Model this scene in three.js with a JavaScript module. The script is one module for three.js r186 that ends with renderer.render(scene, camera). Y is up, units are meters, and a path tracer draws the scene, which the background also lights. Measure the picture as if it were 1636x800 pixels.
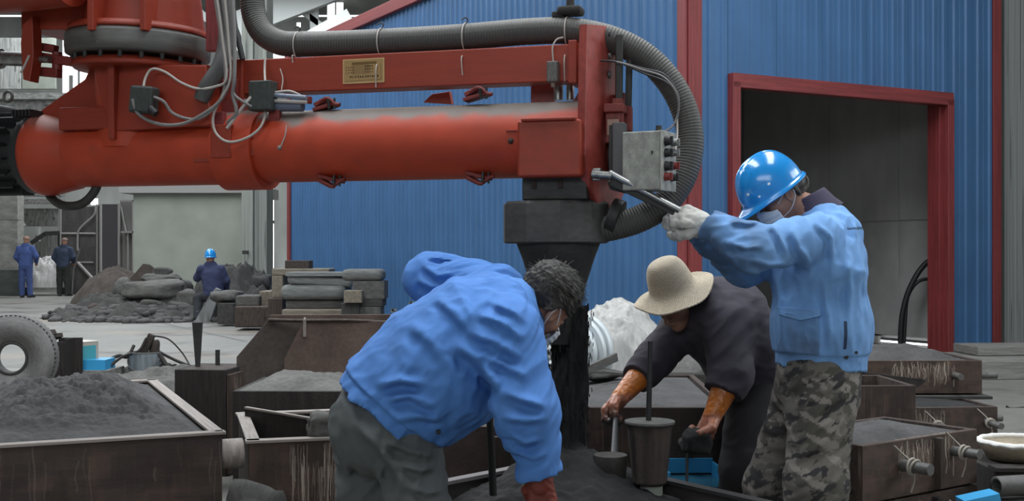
import * as THREE from 'three';
import { mergeGeometries } from 'three/addons/utils/BufferGeometryUtils.js';
import { RoundedBoxGeometry } from 'three/addons/geometries/RoundedBoxGeometry.js';
import { ImprovedNoise } from 'three/addons/math/ImprovedNoise.js';
import { RectAreaLightUniformsLib } from 'three/addons/lights/RectAreaLightUniformsLib.js';

// ---------- camera, daylight, exposure ----------
RectAreaLightUniformsLib.init();
const scene = new THREE.Scene();
const camera = new THREE.PerspectiveCamera(2 * Math.atan(400 / 1900) * 180 / Math.PI, 1636 / 800, 0.1, 200);
camera.position.set(0, 1.4, 0);
camera.lookAt(0, 1.4, -10);
const renderer = new THREE.WebGLRenderer();
renderer.toneMapping = THREE.LinearToneMapping;
renderer.toneMappingExposure = 1.75;
renderer.shadowMap.enabled = true;
scene.background = new THREE.Color(0.85, 0.92, 1.0);
const DAY = new THREE.Color(0.9, 0.96, 1.0);
// daylight panels of the hall: [x, y, z, width, length, facing, intensity]
const ROOF_Y = 10.6;
const SKYLIGHTS = [
  [2.4, -5.2, 2.4, 11, 5.6], [-4.2, -6.4, 2.4, 11, 5.6], [-5.5, -20, 2.4, 14, 4.6], [-11.5, -22, 2.4, 18, 4.6], [-9, -38, 14, 3.0, 6.0],
];
for (const [x, z, w, l, i] of SKYLIGHTS) {
  const a = new THREE.RectAreaLight(DAY, i, w, l);
  a.position.set(x, ROOF_Y - 0.12, z); a.lookAt(x, 0, z); scene.add(a);
}
// high side windows right of the camera
const SIDE = { x: 9.55, y: 5.6, z: -5.5, w: 8, h: 2.6 };
{ const a = new THREE.RectAreaLight(DAY, 2.2, SIDE.w, SIDE.h); a.position.set(SIDE.x, SIDE.y, SIDE.z); a.lookAt(0, SIDE.y, SIDE.z); scene.add(a); }
// windows of the wall behind the camera
const REAR = { x: -2.5, y: 5.2, z: 6.5, w: 9, h: 2.6 };
{ const a = new THREE.RectAreaLight(DAY, 0.8, REAR.w, REAR.h); a.position.set(REAR.x, REAR.y, REAR.z); a.lookAt(REAR.x, REAR.y, -10); scene.add(a); }

// ---------- helpers ----------
let seed = 7;
const rnd = () => { seed = (seed * 1664525 + 1013904223) >>> 0; return seed / 4294967296; };
const rr = (a, b) => a + (b - a) * rnd();
const PN = new ImprovedNoise();
const noise = (x, y, z) => PN.noise(x + 31.7, y + 17.3, z + 57.1);
const fbm = (x, y, z, o = 4) => { let s = 0, a = 0.5; for (let i = 0; i < o; i++) { s += a * noise(x, y, z); x = x * 2.03 + 3.1; y = y * 2.03 + 1.7; z = z * 2.03 + 5.3; a *= 0.5; } return s; };
const clamp = (x, a, b) => Math.min(b, Math.max(a, x));
const sstep = (a, b, x) => { const t = clamp((x - a) / (b - a), 0, 1); return t * t * (3 - 2 * t); };
const add = (a, b) => [a[0] + b[0], a[1] + b[1], a[2] + b[2]];
const sub = (a, b) => [a[0] - b[0], a[1] - b[1], a[2] - b[2]];
const mul = (a, s) => [a[0] * s, a[1] * s, a[2] * s];
const dot = (a, b) => a[0] * b[0] + a[1] * b[1] + a[2] * b[2];
const cross = (a, b) => [a[1] * b[2] - a[2] * b[1], a[2] * b[0] - a[0] * b[2], a[0] * b[1] - a[1] * b[0]];
const len = (a) => Math.hypot(a[0], a[1], a[2]);
const norm = (a) => mul(a, 1 / len(a));
const mix = (a, b, t) => add(mul(a, 1 - t), mul(b, t));
const v3 = (a) => new THREE.Vector3(a[0], a[1], a[2]);

const used = {};
function numbered(n) { const k = used[n] = (used[n] ?? -1) + 1; return k ? n + '_' + String(k).padStart(3, '0') : n; }
function thing(name, label, category, p = [0, 0, 0], turn = 0, group) {
  const o = new THREE.Group(); o.name = numbered(name); scene.add(o);
  o.position.set(p[0], p[1], p[2]); o.rotation.y = turn; o.userData = { label, category };
  if (group) o.userData.group = group;
  return o;
}
function part(name, g, m, parent, label) {
  const o = new THREE.Mesh(g, m); o.name = parent === scene ? numbered(name) : name; parent.add(o);
  if (label) o.userData.label = label;
  return o;
}
function single(name, label, category, g, m, group) { const o = part(name, g, m, scene); o.userData = { label, category }; if (group) o.userData.group = group; return o; }
function structure(name, g, m, label, category) { const o = part(name, g, m, scene); o.userData = { kind: 'structure', label, category }; return o; }
function stuff(name, label, category, g, m) { const o = part(name, g, m, scene); o.userData = { kind: 'stuff', label, category }; return o; }
const flat = (g) => { const r = g.index ? g.toNonIndexed() : g; for (const k of Object.keys(r.attributes)) if (!['position', 'normal', 'uv', 'color'].includes(k)) r.deleteAttribute(k); return r; };
function G(...list) {
  list = list.flat().map(flat);
  const col = list.some((g) => g.attributes.color), uv = list.every((g) => g.attributes.uv);
  for (const g of list) {
    if (!uv && g.attributes.uv) g.deleteAttribute('uv');
    if (col && !g.attributes.color) g.setAttribute('color', new THREE.BufferAttribute(new Float32Array(g.attributes.position.count * 3).fill(1), 3));
  }
  return list.length === 1 ? list[0] : mergeGeometries(list);
}
function box(x, y, z, w, h, d, r = 0, turn = 0, tilt = 0) {
  const g = r ? new RoundedBoxGeometry(w, h, d, 2, Math.min(r, w / 2.01, h / 2.01, d / 2.01)) : new THREE.BoxGeometry(w, h, d);
  if (tilt) g.rotateZ(tilt);
  if (turn) g.rotateY(turn);
  return g.translate(x, y, z);
}
function curveOf(pts, closed = false) { return new THREE.CatmullRomCurve3(pts.map(v3), closed, 'centripetal'); }
function tube(pts, r, seg = 40, rad = 10, closed = false) { return new THREE.TubeGeometry(curveOf(pts, closed), seg, r, rad, closed); }
function rod(a, b, r, r2 = r, seg = 16) {
  const d = sub(b, a), l = len(d), g = new THREE.CylinderGeometry(r2, r, l, seg);
  g.applyQuaternion(new THREE.Quaternion().setFromUnitVectors(new THREE.Vector3(0, 1, 0), v3(norm(d))));
  return g.translate(...mul(add(a, b), 0.5));
}
function plank(a, b, w, t, up = [0, 1, 0], r = 0) { // bar from a to b, w along "up", t across
  const d = norm(sub(b, a)), s = norm(cross(d, Math.abs(dot(d, norm(up))) > 0.99 ? [0, 0, 1] : up)), u = cross(s, d), l = len(sub(b, a));
  const g = r ? new RoundedBoxGeometry(l, w, t, 2, r) : new THREE.BoxGeometry(l, w, t);
  const m = new THREE.Matrix4().makeBasis(v3(d), v3(u), v3(s)); g.applyMatrix4(m);
  return g.translate(...mul(add(a, b), 0.5));
}
function poly(pts, depth, bevel = 0) { // extruded polygon in xy, from z = 0 to -depth
  const g = new THREE.ExtrudeGeometry(new THREE.Shape(pts.map((p) => new THREE.Vector2(p[0], p[1]))), { depth: depth - 2 * bevel, bevelEnabled: bevel > 0, bevelSize: bevel, bevelThickness: bevel, bevelSegments: 2, bevelOffset: -bevel });
  return g.translate(0, 0, -depth + bevel);
}
const lathe = (pts, seg = 40) => new THREE.LatheGeometry(pts.map((p) => new THREE.Vector2(p[0], p[1])), seg);
function tint(g, fn) { // fn(x, y, z, nx, ny, nz) -> linear rgb
  const p = g.attributes.position, n = g.attributes.normal, c = new Float32Array(p.count * 3);
  for (let i = 0; i < p.count; i++) c.set(fn(p.getX(i), p.getY(i), p.getZ(i), n.getX(i), n.getY(i), n.getZ(i)), i * 3);
  g.setAttribute('color', new THREE.BufferAttribute(c, 3)); return g;
}
function warp(g, fn) { const p = g.attributes.position; for (let i = 0; i < p.count; i++) p.setXYZ(i, ...fn(p.getX(i), p.getY(i), p.getZ(i))); g.computeVertexNormals(); return g; }

// ---------- signed distance shapes, meshed by surface nets ----------
const smin = (a, b, k) => { const h = Math.max(k - Math.abs(a - b), 0) / k; return Math.min(a, b) - h * h * k * 0.25; };
function bone(a, b, ra, rb = ra, s = null, k = 1) { const ab = sub(b, a); return { a, b, ab, l2: Math.max(dot(ab, ab), 1e-9), l: Math.max(len(ab), 1e-5), ra, rb, s, k: 1 - 1 / k, kk: k }; }
function dBone(o, x, y, z) {
  const ax = x - o.a[0], ay = y - o.a[1], az = z - o.a[2];
  const t = clamp((ax * o.ab[0] + ay * o.ab[1] + az * o.ab[2]) / o.l2, 0, 1);
  let dx = ax - o.ab[0] * t, dy = ay - o.ab[1] * t, dz = az - o.ab[2] * t;
  if (o.s) { const m = (dx * o.s[0] + dy * o.s[1] + dz * o.s[2]) * o.k; dx -= o.s[0] * m; dy -= o.s[1] * m; dz -= o.s[2] * m; }
  return Math.sqrt(dx * dx + dy * dy + dz * dz) - (o.ra + (o.rb - o.ra) * t);
}
function dBones(list, k, x, y, z) { let d = 1e3; for (const o of list) d = smin(d, dBone(o, x, y, z), k); return d; }
function boundsOf(bones, m = 0.03) {
  const lo = [1e9, 1e9, 1e9], hi = [-1e9, -1e9, -1e9];
  for (const o of bones) for (const p of [o.a, o.b]) for (let i = 0; i < 3; i++) { const r = Math.max(o.ra, o.rb) * o.kk + m; lo[i] = Math.min(lo[i], p[i] - r); hi[i] = Math.max(hi[i], p[i] + r); }
  return [lo, hi];
}
function iso(f, lo, hi, h) {
  const [nx, ny, nz] = [0, 1, 2].map((i) => Math.ceil((hi[i] - lo[i]) / h) + 1), v = new Float32Array(nx * ny * nz), B = 6;
  for (let bz = 0; bz < nz; bz += B) for (let by = 0; by < ny; by += B) for (let bx = 0; bx < nx; bx += B) {
    const c = f(lo[0] + (bx + B / 2) * h, lo[1] + (by + B / 2) * h, lo[2] + (bz + B / 2) * h), skip = Math.abs(c) > h * B * 0.95 + 0.025;
    for (let z = bz; z < Math.min(bz + B, nz); z++) for (let y = by; y < Math.min(by + B, ny); y++) for (let x = bx; x < Math.min(bx + B, nx); x++)
      v[(z * ny + y) * nx + x] = skip ? c : f(lo[0] + x * h, lo[1] + y * h, lo[2] + z * h);
  }
  const id = new Int32Array(nx * ny * nz).fill(-1), pos = [], idx = [], sy = nx, sz = nx * ny, off = [0, 1, sy, sy + 1, sz, sz + 1, sz + sy, sz + sy + 1];
  const E = [[0, 1], [2, 3], [4, 5], [6, 7], [0, 2], [1, 3], [4, 6], [5, 7], [0, 4], [1, 5], [2, 6], [3, 7]];
  for (let z = 0; z < nz - 1; z++) for (let y = 0; y < ny - 1; y++) for (let x = 0; x < nx - 1; x++) {
    const i = z * sz + y * sy + x; let m = 0;
    for (let c = 0; c < 8; c++) if (v[i + off[c]] < 0) m |= 1 << c;
    if (m === 0 || m === 255) continue;
    let n = 0, px = 0, py = 0, pz = 0;
    for (const [a, b] of E) {
      if (((m >> a) & 1) === ((m >> b) & 1)) continue;
      const va = v[i + off[a]], vb = v[i + off[b]], t = va / (va - vb);
      px += (a & 1) + ((b & 1) - (a & 1)) * t; py += ((a >> 1) & 1) + (((b >> 1) & 1) - ((a >> 1) & 1)) * t; pz += (a >> 2) + ((b >> 2) - (a >> 2)) * t; n++;
    }
    id[i] = pos.length / 3; pos.push(lo[0] + (x + px / n) * h, lo[1] + (y + py / n) * h, lo[2] + (z + pz / n) * h);
  }
  const quad = (a, b, c, d, s) => { if (a < 0 || b < 0 || c < 0 || d < 0) return; if (s) idx.push(a, b, c, a, c, d); else idx.push(a, c, b, a, d, c); };
  for (let z = 1; z < nz - 1; z++) for (let y = 1; y < ny - 1; y++) for (let x = 1; x < nx - 1; x++) {
    const i = z * sz + y * sy + x, s = v[i] < 0;
    if (s !== v[i + 1] < 0) quad(id[i - sy - sz], id[i - sz], id[i], id[i - sy], s);
    if (s !== v[i + sy] < 0) quad(id[i - 1 - sz], id[i - 1], id[i], id[i - sz], s);
    if (s !== v[i + sz] < 0) quad(id[i - 1 - sy], id[i - sy], id[i], id[i - 1], s);
  }
  const g = new THREE.BufferGeometry();
  g.setAttribute('position', new THREE.Float32BufferAttribute(pos, 3)); g.setIndex(idx); g.computeVertexNormals();
  return g;
}

// ---------- textures and materials ----------
function dataTex(n, fn, rx = 1, ry = 1, srgb = true) {
  const d = new Uint8Array(n * n * 4);
  for (let y = 0; y < n; y++) for (let x = 0; x < n; x++) { const c = fn(x / n, y / n), i = (y * n + x) * 4; d[i] = clamp(c[0], 0, 1) * 255; d[i + 1] = clamp(c[1], 0, 1) * 255; d[i + 2] = clamp(c[2], 0, 1) * 255; d[i + 3] = 255; }
  const t = new THREE.DataTexture(d, n, n); t.wrapS = t.wrapT = THREE.MirroredRepeatWrapping; t.magFilter = THREE.LinearFilter; t.minFilter = THREE.LinearFilter;
  if (srgb) t.colorSpace = THREE.SRGBColorSpace;
  t.repeat.set(rx, ry); t.needsUpdate = true; return t;
}
const grey = (v) => [v, v, v];
const mottle = dataTex(512, (u, v) => grey(0.86 + 0.28 * fbm(u * 5, v * 5, 1, 5) + 0.16 * fbm(u * 40, v * 40, 4, 3)));
const soft = dataTex(256, (u, v) => grey(0.93 + 0.12 * fbm(u * 4, v * 4, 21, 4)));
const grain = dataTex(512, (u, v) => grey(0.5 + 0.5 * fbm(u * 60, v * 60, 9, 4)), 1, 1, false);
const streak = dataTex(512, (u, v) => grey(0.85 + 0.35 * fbm(u * 22, v * 2.2, 3, 5) - 0.25 * sstep(0.15, 0.4, fbm(u * 6, v * 5, 8, 4))));
const S = (c, roughness = 0.8, metalness = 0, o = {}) => new THREE.MeshStandardMaterial({ color: c instanceof Array ? new THREE.Color().setRGB(...c) : c, roughness, metalness, ...o });
const VC = (roughness = 0.8, o = {}) => new THREE.MeshStandardMaterial({ vertexColors: true, roughness, ...o });
const M = {
  red: S([0.33, 0.037, 0.014], 0.5, 0, { map: soft, bumpMap: grain, bumpScale: 0.0006 }),
  redDark: S([0.27, 0.034, 0.026], 0.5, 0, { map: mottle }),
  redTrim: S([0.30, 0.048, 0.050], 0.5, 0, { map: mottle }),
  dust: VC(0.55),
  steel: S([0.45, 0.45, 0.44], 0.35, 0.9, { map: mottle }),
  greyMetal: S([0.17, 0.165, 0.155], 0.55, 0.3, { map: mottle }),
  darkMetal: S([0.055, 0.053, 0.052], 0.55, 0.3, { map: mottle }),
  black: S([0.018, 0.018, 0.019], 0.55),
  rubber: S([0.055, 0.053, 0.05], 0.62, 0, { map: mottle }),
  boxGreen: S([0.05, 0.06, 0.055], 0.6, 0, { map: mottle }),
  cable: S([0.21, 0.195, 0.19], 0.6), cableWhite: S([0.44, 0.40, 0.37], 0.6), cableDark: S([0.05, 0.05, 0.055], 0.5),
  panelGrey: S([0.42, 0.42, 0.38], 0.5, 0, { map: mottle }),
  blueWall: S([0.057, 0.16, 0.345], 0.42, 0, { map: soft }),
  booth: S([0.60, 0.585, 0.57], 0.85, 0, { map: soft }),
  rust: S([0.085, 0.06, 0.05], 0.75, 0.1, { map: streak, bumpMap: grain, bumpScale: 0.002 }),
  rustDark: S([0.038, 0.03, 0.027], 0.8, 0.1, { map: streak, bumpMap: grain, bumpScale: 0.002 }),
  rustPale: S([0.36, 0.31, 0.28], 0.7, 0.1, { map: mottle }),
  sandDark: S([0.082, 0.079, 0.08], 0.95, 0, { map: mottle, bumpMap: grain, bumpScale: 0.006 }),
  sandBlack: S([0.022, 0.021, 0.022], 0.95, 0, { map: mottle, bumpMap: grain, bumpScale: 0.004 }),
  concrete: S([0.30, 0.29, 0.27], 0.85, 0, { map: mottle, bumpMap: grain, bumpScale: 0.003 }),
  stone: S([0.14, 0.135, 0.125], 0.9, 0, { map: mottle, bumpMap: grain, bumpScale: 0.004 }),
  stoneDark: S([0.07, 0.066, 0.062], 0.9, 0, { map: mottle, bumpMap: grain, bumpScale: 0.004 }),
  tan: S([0.27, 0.23, 0.18], 0.85, 0, { map: mottle }),
  wallGrey: S([0.60, 0.61, 0.58], 0.8, 0, { map: streak }),
  wallDull: S([0.33, 0.33, 0.31], 0.85, 0, { map: streak }),
  cream: S([0.34, 0.36, 0.31], 0.7, 0, { map: soft }),
  white: S([0.75, 0.78, 0.80], 0.5, 0, { map: mottle }),
  whitePlastic: S([0.62, 0.60, 0.58], 0.4, 0, { map: mottle }),
  cyan: S([0.04, 0.32, 0.62], 0.45), teal: S([0.06, 0.30, 0.33], 0.6), cardboard: S([0.42, 0.36, 0.30], 0.85),
  rope: S([0.34, 0.30, 0.26], 0.9), straw: S([0.62, 0.52, 0.36], 0.8), wood: S([0.085, 0.065, 0.055], 0.9, 0, { map: streak, bumpMap: grain, bumpScale: 0.004 }),
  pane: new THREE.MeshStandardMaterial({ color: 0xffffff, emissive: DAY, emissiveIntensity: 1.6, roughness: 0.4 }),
  panel: new THREE.MeshStandardMaterial({ color: 0xffffff, emissive: DAY, emissiveIntensity: 1.2, roughness: 0.5 }),
};

// ---------- the hall ----------
{
  const t = dataTex(1024, (u, v) => {
    const f = fbm(u * 6, v * 6, 2, 5), d = sstep(0.05, 0.45, fbm(u * 9, v * 9, 7, 5)), g = 0.64 + 0.16 * f + 0.08 * fbm(u * 60, v * 60, 3, 3) - 0.24 * d;
    const w = sstep(0.1, 0.4, fbm(u * 3, v * 3, 12, 3)) * 0.05; return [g + w, g, g - 0.01 - w * 0.5];
  });
  const n = 40, g = new THREE.PlaneGeometry(34, 60); g.rotateX(-Math.PI / 2); const uv = g.attributes.uv; for (let i = 0; i < uv.count; i++) uv.setXY(i, uv.getX(i) * 34 / 9, uv.getY(i) * 60 / 9);
  const slab = G(box(0, -0.11, 0, 34, 0.2, 60), g);
  slab.translate(-6, 0, -21);
  structure('floor', slab, S([0.48, 0.465, 0.44], 0.55, 0, { map: t, bumpMap: grain, bumpScale: 0.002 }), 'grey concrete workshop floor with sand stains', 'floor');
  structure('wall_back', box(-6, 5.3, -47, 32, 10.6, 0.3), M.wallGrey, 'pale grey far wall of the hall', 'wall');
  structure('wall_left', box(-21.6, 5.3, -20, 0.3, 10.6, 54), M.wallGrey, 'pale grey left wall of the hall', 'wall');
  // right wall with a band of windows
  const rx = 9.8, parts = [box(rx, 2.15, -20, 0.3, 4.3, 54), box(rx, 8.75, -20, 0.3, 3.7, 54), box(rx, 5.6, -28.2, 0.3, 2.6, 37.4), box(rx, 5.6, 2.75, 0.3, 2.6, 8.5)];
  structure('wall_right', G(parts), M.wallGrey, 'pale grey right wall of the hall', 'wall');
  structure('window_1', box(rx, 5.6, -5.5, 0.04, 2.6, 8), M.panel, 'bright high window band in the right wall', 'window');
  const wf = [box(-6, 1.95, 6.85, 32, 3.9, 0.3), box(-6, 8.55, 6.85, 32, 4.1, 0.3), box(-14.5, 5.2, 6.85, 15, 2.6, 0.3), box(6, 5.2, 6.85, 8, 2.6, 0.3)];
  structure('wall_front', G(wf), M.wallGrey, 'pale grey near wall of the hall', 'wall');
  structure('window_2', box(-2.5, 5.2, 6.9, 9, 2.6, 0.04), M.panel, 'bright window band in the near wall', 'window');
  // roof with skylights let in
  const roof = [box(-6, 10.85, -20, 32, 0.3, 54)];
  structure('ceiling', G(roof), M.wallDull, 'grey sheet roof of the hall', 'ceiling');
  SKYLIGHTS.forEach(([x, z, w, l], i) => structure('window_' + (i + 3), box(x, 10.66, z, w, 0.06, l), M.panel, 'bright roof light strip', 'window'));
}
structure('trim_4', plank([-6.95, 0.001, -23.3], [-4.1, 0.001, -18.3], 0.002, 0.09), S([0.14, 0.135, 0.13], 0.8), 'dark joint line across the concrete floor', 'floor joint');
// wall beside the blue booth on the right
{
  structure('wall_partition', G(box(8.55, 5.3, -17.55, 2.6, 10.6, 0.2), box(7.24, 5.3, -17.32, 0.28, 10.6, 0.34)), S([0.40, 0.42, 0.41], 0.8, 0, { map: streak }), 'pale grey wall and column right of the blue booth', 'wall');
  structure('trim_1', G(box(8.6, 0.72, -17.42, 2.4, 0.12, 0.06), box(7.42, 5.3, -17.14, 0.05, 10.6, 0.04)), M.wallDull, 'grey rail along the right hand wall', 'trim');
}

// ---------- the blue booth ----------
const BOOTH = thing('blue_booth', 'large blue ribbed metal booth with red trim and an open dark doorway', 'building', [2.04, 0, -13.8], Math.asin(0.484));
{
  const H = 5.75, L = 14.42, Wd = 5.26;
  const sheetCache = {};
  function sheet(w, y0, y1) {
    const key = [w, y0, y1].map((v) => v.toFixed(3)).join();
    if (sheetCache[key]) return sheetCache[key];
    const n = Math.max(2, Math.round(w / 0.19)), p = w / n, pts = [[0.002, -0.03], [0.002, 0]];
    for (let i = 0; i < n; i++) { const x = i * p; pts.push([x + p * 0.34, 0], [x + p * 0.42, 0.024], [x + p * 0.58, 0.024], [x + p * 0.66, 0]); if (i < n - 1) pts.push([x + p * 0.93, 0], [x + p * 0.95, 0.004], [x + p * 0.97, 0]); }
    pts.push([w - 0.004, 0], [w - 0.002, -0.03]);
    const g = new THREE.ExtrudeGeometry(new THREE.Shape(pts.map((q) => new THREE.Vector2(q[0], -q[1]))), { depth: y1 - y0, bevelEnabled: false });
    g.rotateX(-Math.PI / 2); g.translate(0, y0, 0);  // shape y -> -z
    const uv = g.attributes.uv, ps = g.attributes.position; for (let i = 0; i < uv.count; i++) uv.setXY(i, ps.getX(i) * 0.3, ps.getY(i) * 0.3);
    g.computeVertexNormals();
    return sheetCache[key] = g;
  }
  const front = (x, w, y0, y1) => { const o = part('wall_panel', sheet(w, y0, y1), M.blueWall, BOOTH); o.position.set(x, 0, 0); };
  front(0.02, 0.57, 0, H);
  for (let i = 0; i < 5; i++) front(0.592 + i * 0.748, 0.748, 3.49, H);
  front(4.333, 0.463, 0, H); front(4.796, 0.463, 0, H);
  for (let i = 0; i < 16; i++) { const w = (L - 0.02) / 16, o = part('wall_panel', sheet(w, 0, H), M.blueWall, BOOTH); o.rotation.y = -Math.PI / 2; o.position.set(0, 0, -L + i * w); }
  // red trims
  part('corner_trim', G(box(0.075, H / 2, 0.035, 0.19, H, 0.03, 0.005), box(-0.035, H / 2, -0.06, 0.03, H, 0.16, 0.005)), M.redTrim, BOOTH, 'red trim on the near corner');
  part('corner_trim', G(box(Wd - 0.02, H / 2, 0.035, 0.14, H, 0.03, 0.005), box(Wd + 0.05, H / 2, -0.03, 0.03, H, 0.16, 0.005)), M.redTrim, BOOTH, 'red trim on the right corner');
  part('corner_trim', box(-0.04, H / 2, -L + 0.06, 0.04, H, 0.16, 0.005), M.redTrim, BOOTH, 'red trim on the far left corner');
  part('top_trim', box(-0.02, H, -L / 2, 0.16, 0.22, L + 0.1, 0.01), M.redTrim, BOOTH, 'red trim along the roof edge');
  part('top_trim', box(Wd / 2, H, 0.02, Wd + 0.1, 0.22, 0.16, 0.01), M.redTrim, BOOTH);
  const df = part('door_frame', box((0.592 + 4.333) / 2, 3.41, 0.02, 3.74, 0.17, 0.16, 0.008), M.redTrim, BOOTH, 'red door lintel');
  part('jamb', box(0.592 + 0.055, 1.7, 0.02, 0.12, 3.4, 0.16, 0.006), M.redTrim, df); part('jamb', box(4.333 - 0.055, 1.7, 0.02, 0.12, 3.4, 0.16, 0.006), M.redTrim, df);
  part('jamb', box(4.333 - 0.13, 1.7, -0.12, 0.04, 3.4, 0.2, 0.006), M.redTrim, df);
  // inside
  const gap0 = -2.0, gap1 = -1.0;
  part('roof', box(Wd / 2, H + 0.0, -L / 2, Wd - 0.04, 0.08, L - 0.04), M.booth, BOOTH);
  part('inner_wall', box(0.06, H / 2, -L / 2, 0.04, H - 0.1, L - 0.1), M.booth, BOOTH);
  part('inner_wall', G(box(Wd - 0.06, H / 2 + 0.05, -L / 2, 0.06, H - 0.15, L - 0.1), box(Wd - 0.06, 0.05, -0.55, 0.06, 0.1, 0.9), box(Wd - 0.06, 0.05, -8.2, 0.06, 0.1, 12.3)), M.booth, BOOTH);
  part('outer_wall', G(box(Wd, H / 2 + 0.03, -L / 2, 0.03, H - 0.1, L - 0.1)), M.booth, BOOTH);
  part('outer_wall', box(Wd / 2, H / 2, -L, Wd, H, 0.05), M.blueWall, BOOTH);
  for (let i = 0; i < 4; i++) for (let j = 0; j < 2; j++) part('inner_panel', box(0.7 + i * 1.27, j ? 3.7 : 0.9, -5.2 - (j ? 0 : 0.03), 1.26, j ? 3.78 : 1.79, 0.05, 0.006), M.booth, BOOTH);
  for (let i = 0; i < 3; i++) part('inner_panel', box(Wd - 0.1, i % 2 ? 3.7 : 3.7, -0.9 - i * 1.45, 0.02, 3.7, 1.43, 0.006), M.booth, BOOTH);
  for (let i = 0; i < 3; i++) part('inner_panel', box(Wd - 0.1, 0.98, -0.9 - i * 1.45, 0.02, 1.7, 1.43, 0.006), M.booth, BOOTH);
  part('brace', rod([2.0, 4.6, -5.1], [4.9, 1.9, -5.1], 0.035), M.booth, BOOTH);
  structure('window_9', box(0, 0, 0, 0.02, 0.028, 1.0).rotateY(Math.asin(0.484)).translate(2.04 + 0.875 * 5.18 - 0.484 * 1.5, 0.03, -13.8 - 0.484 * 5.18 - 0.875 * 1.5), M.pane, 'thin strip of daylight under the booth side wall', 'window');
  single('hanging_hose', 'thick dark hose curving down the inside booth wall', 'hose', tube([[6.12, 1.329, -16.9], [5.888, 1.222, -16.9], [5.675, 0.911, -16.9], [5.55, 0.511, -16.9], [5.515, -0.068, -16.9]], 0.04, 40, 8), M.black, 'booth hoses');
  single('hanging_hose', 'thinner dark hose arching lower inside the booth', 'hose', tube([[6.12, 0.991, -16.9], [5.799, 0.973, -16.9], [5.639, 0.777, -16.9], [5.586, 0.333, -16.9], [5.568, -0.041, -16.9]], 0.025, 40, 8), M.black, 'booth hoses');
}

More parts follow.
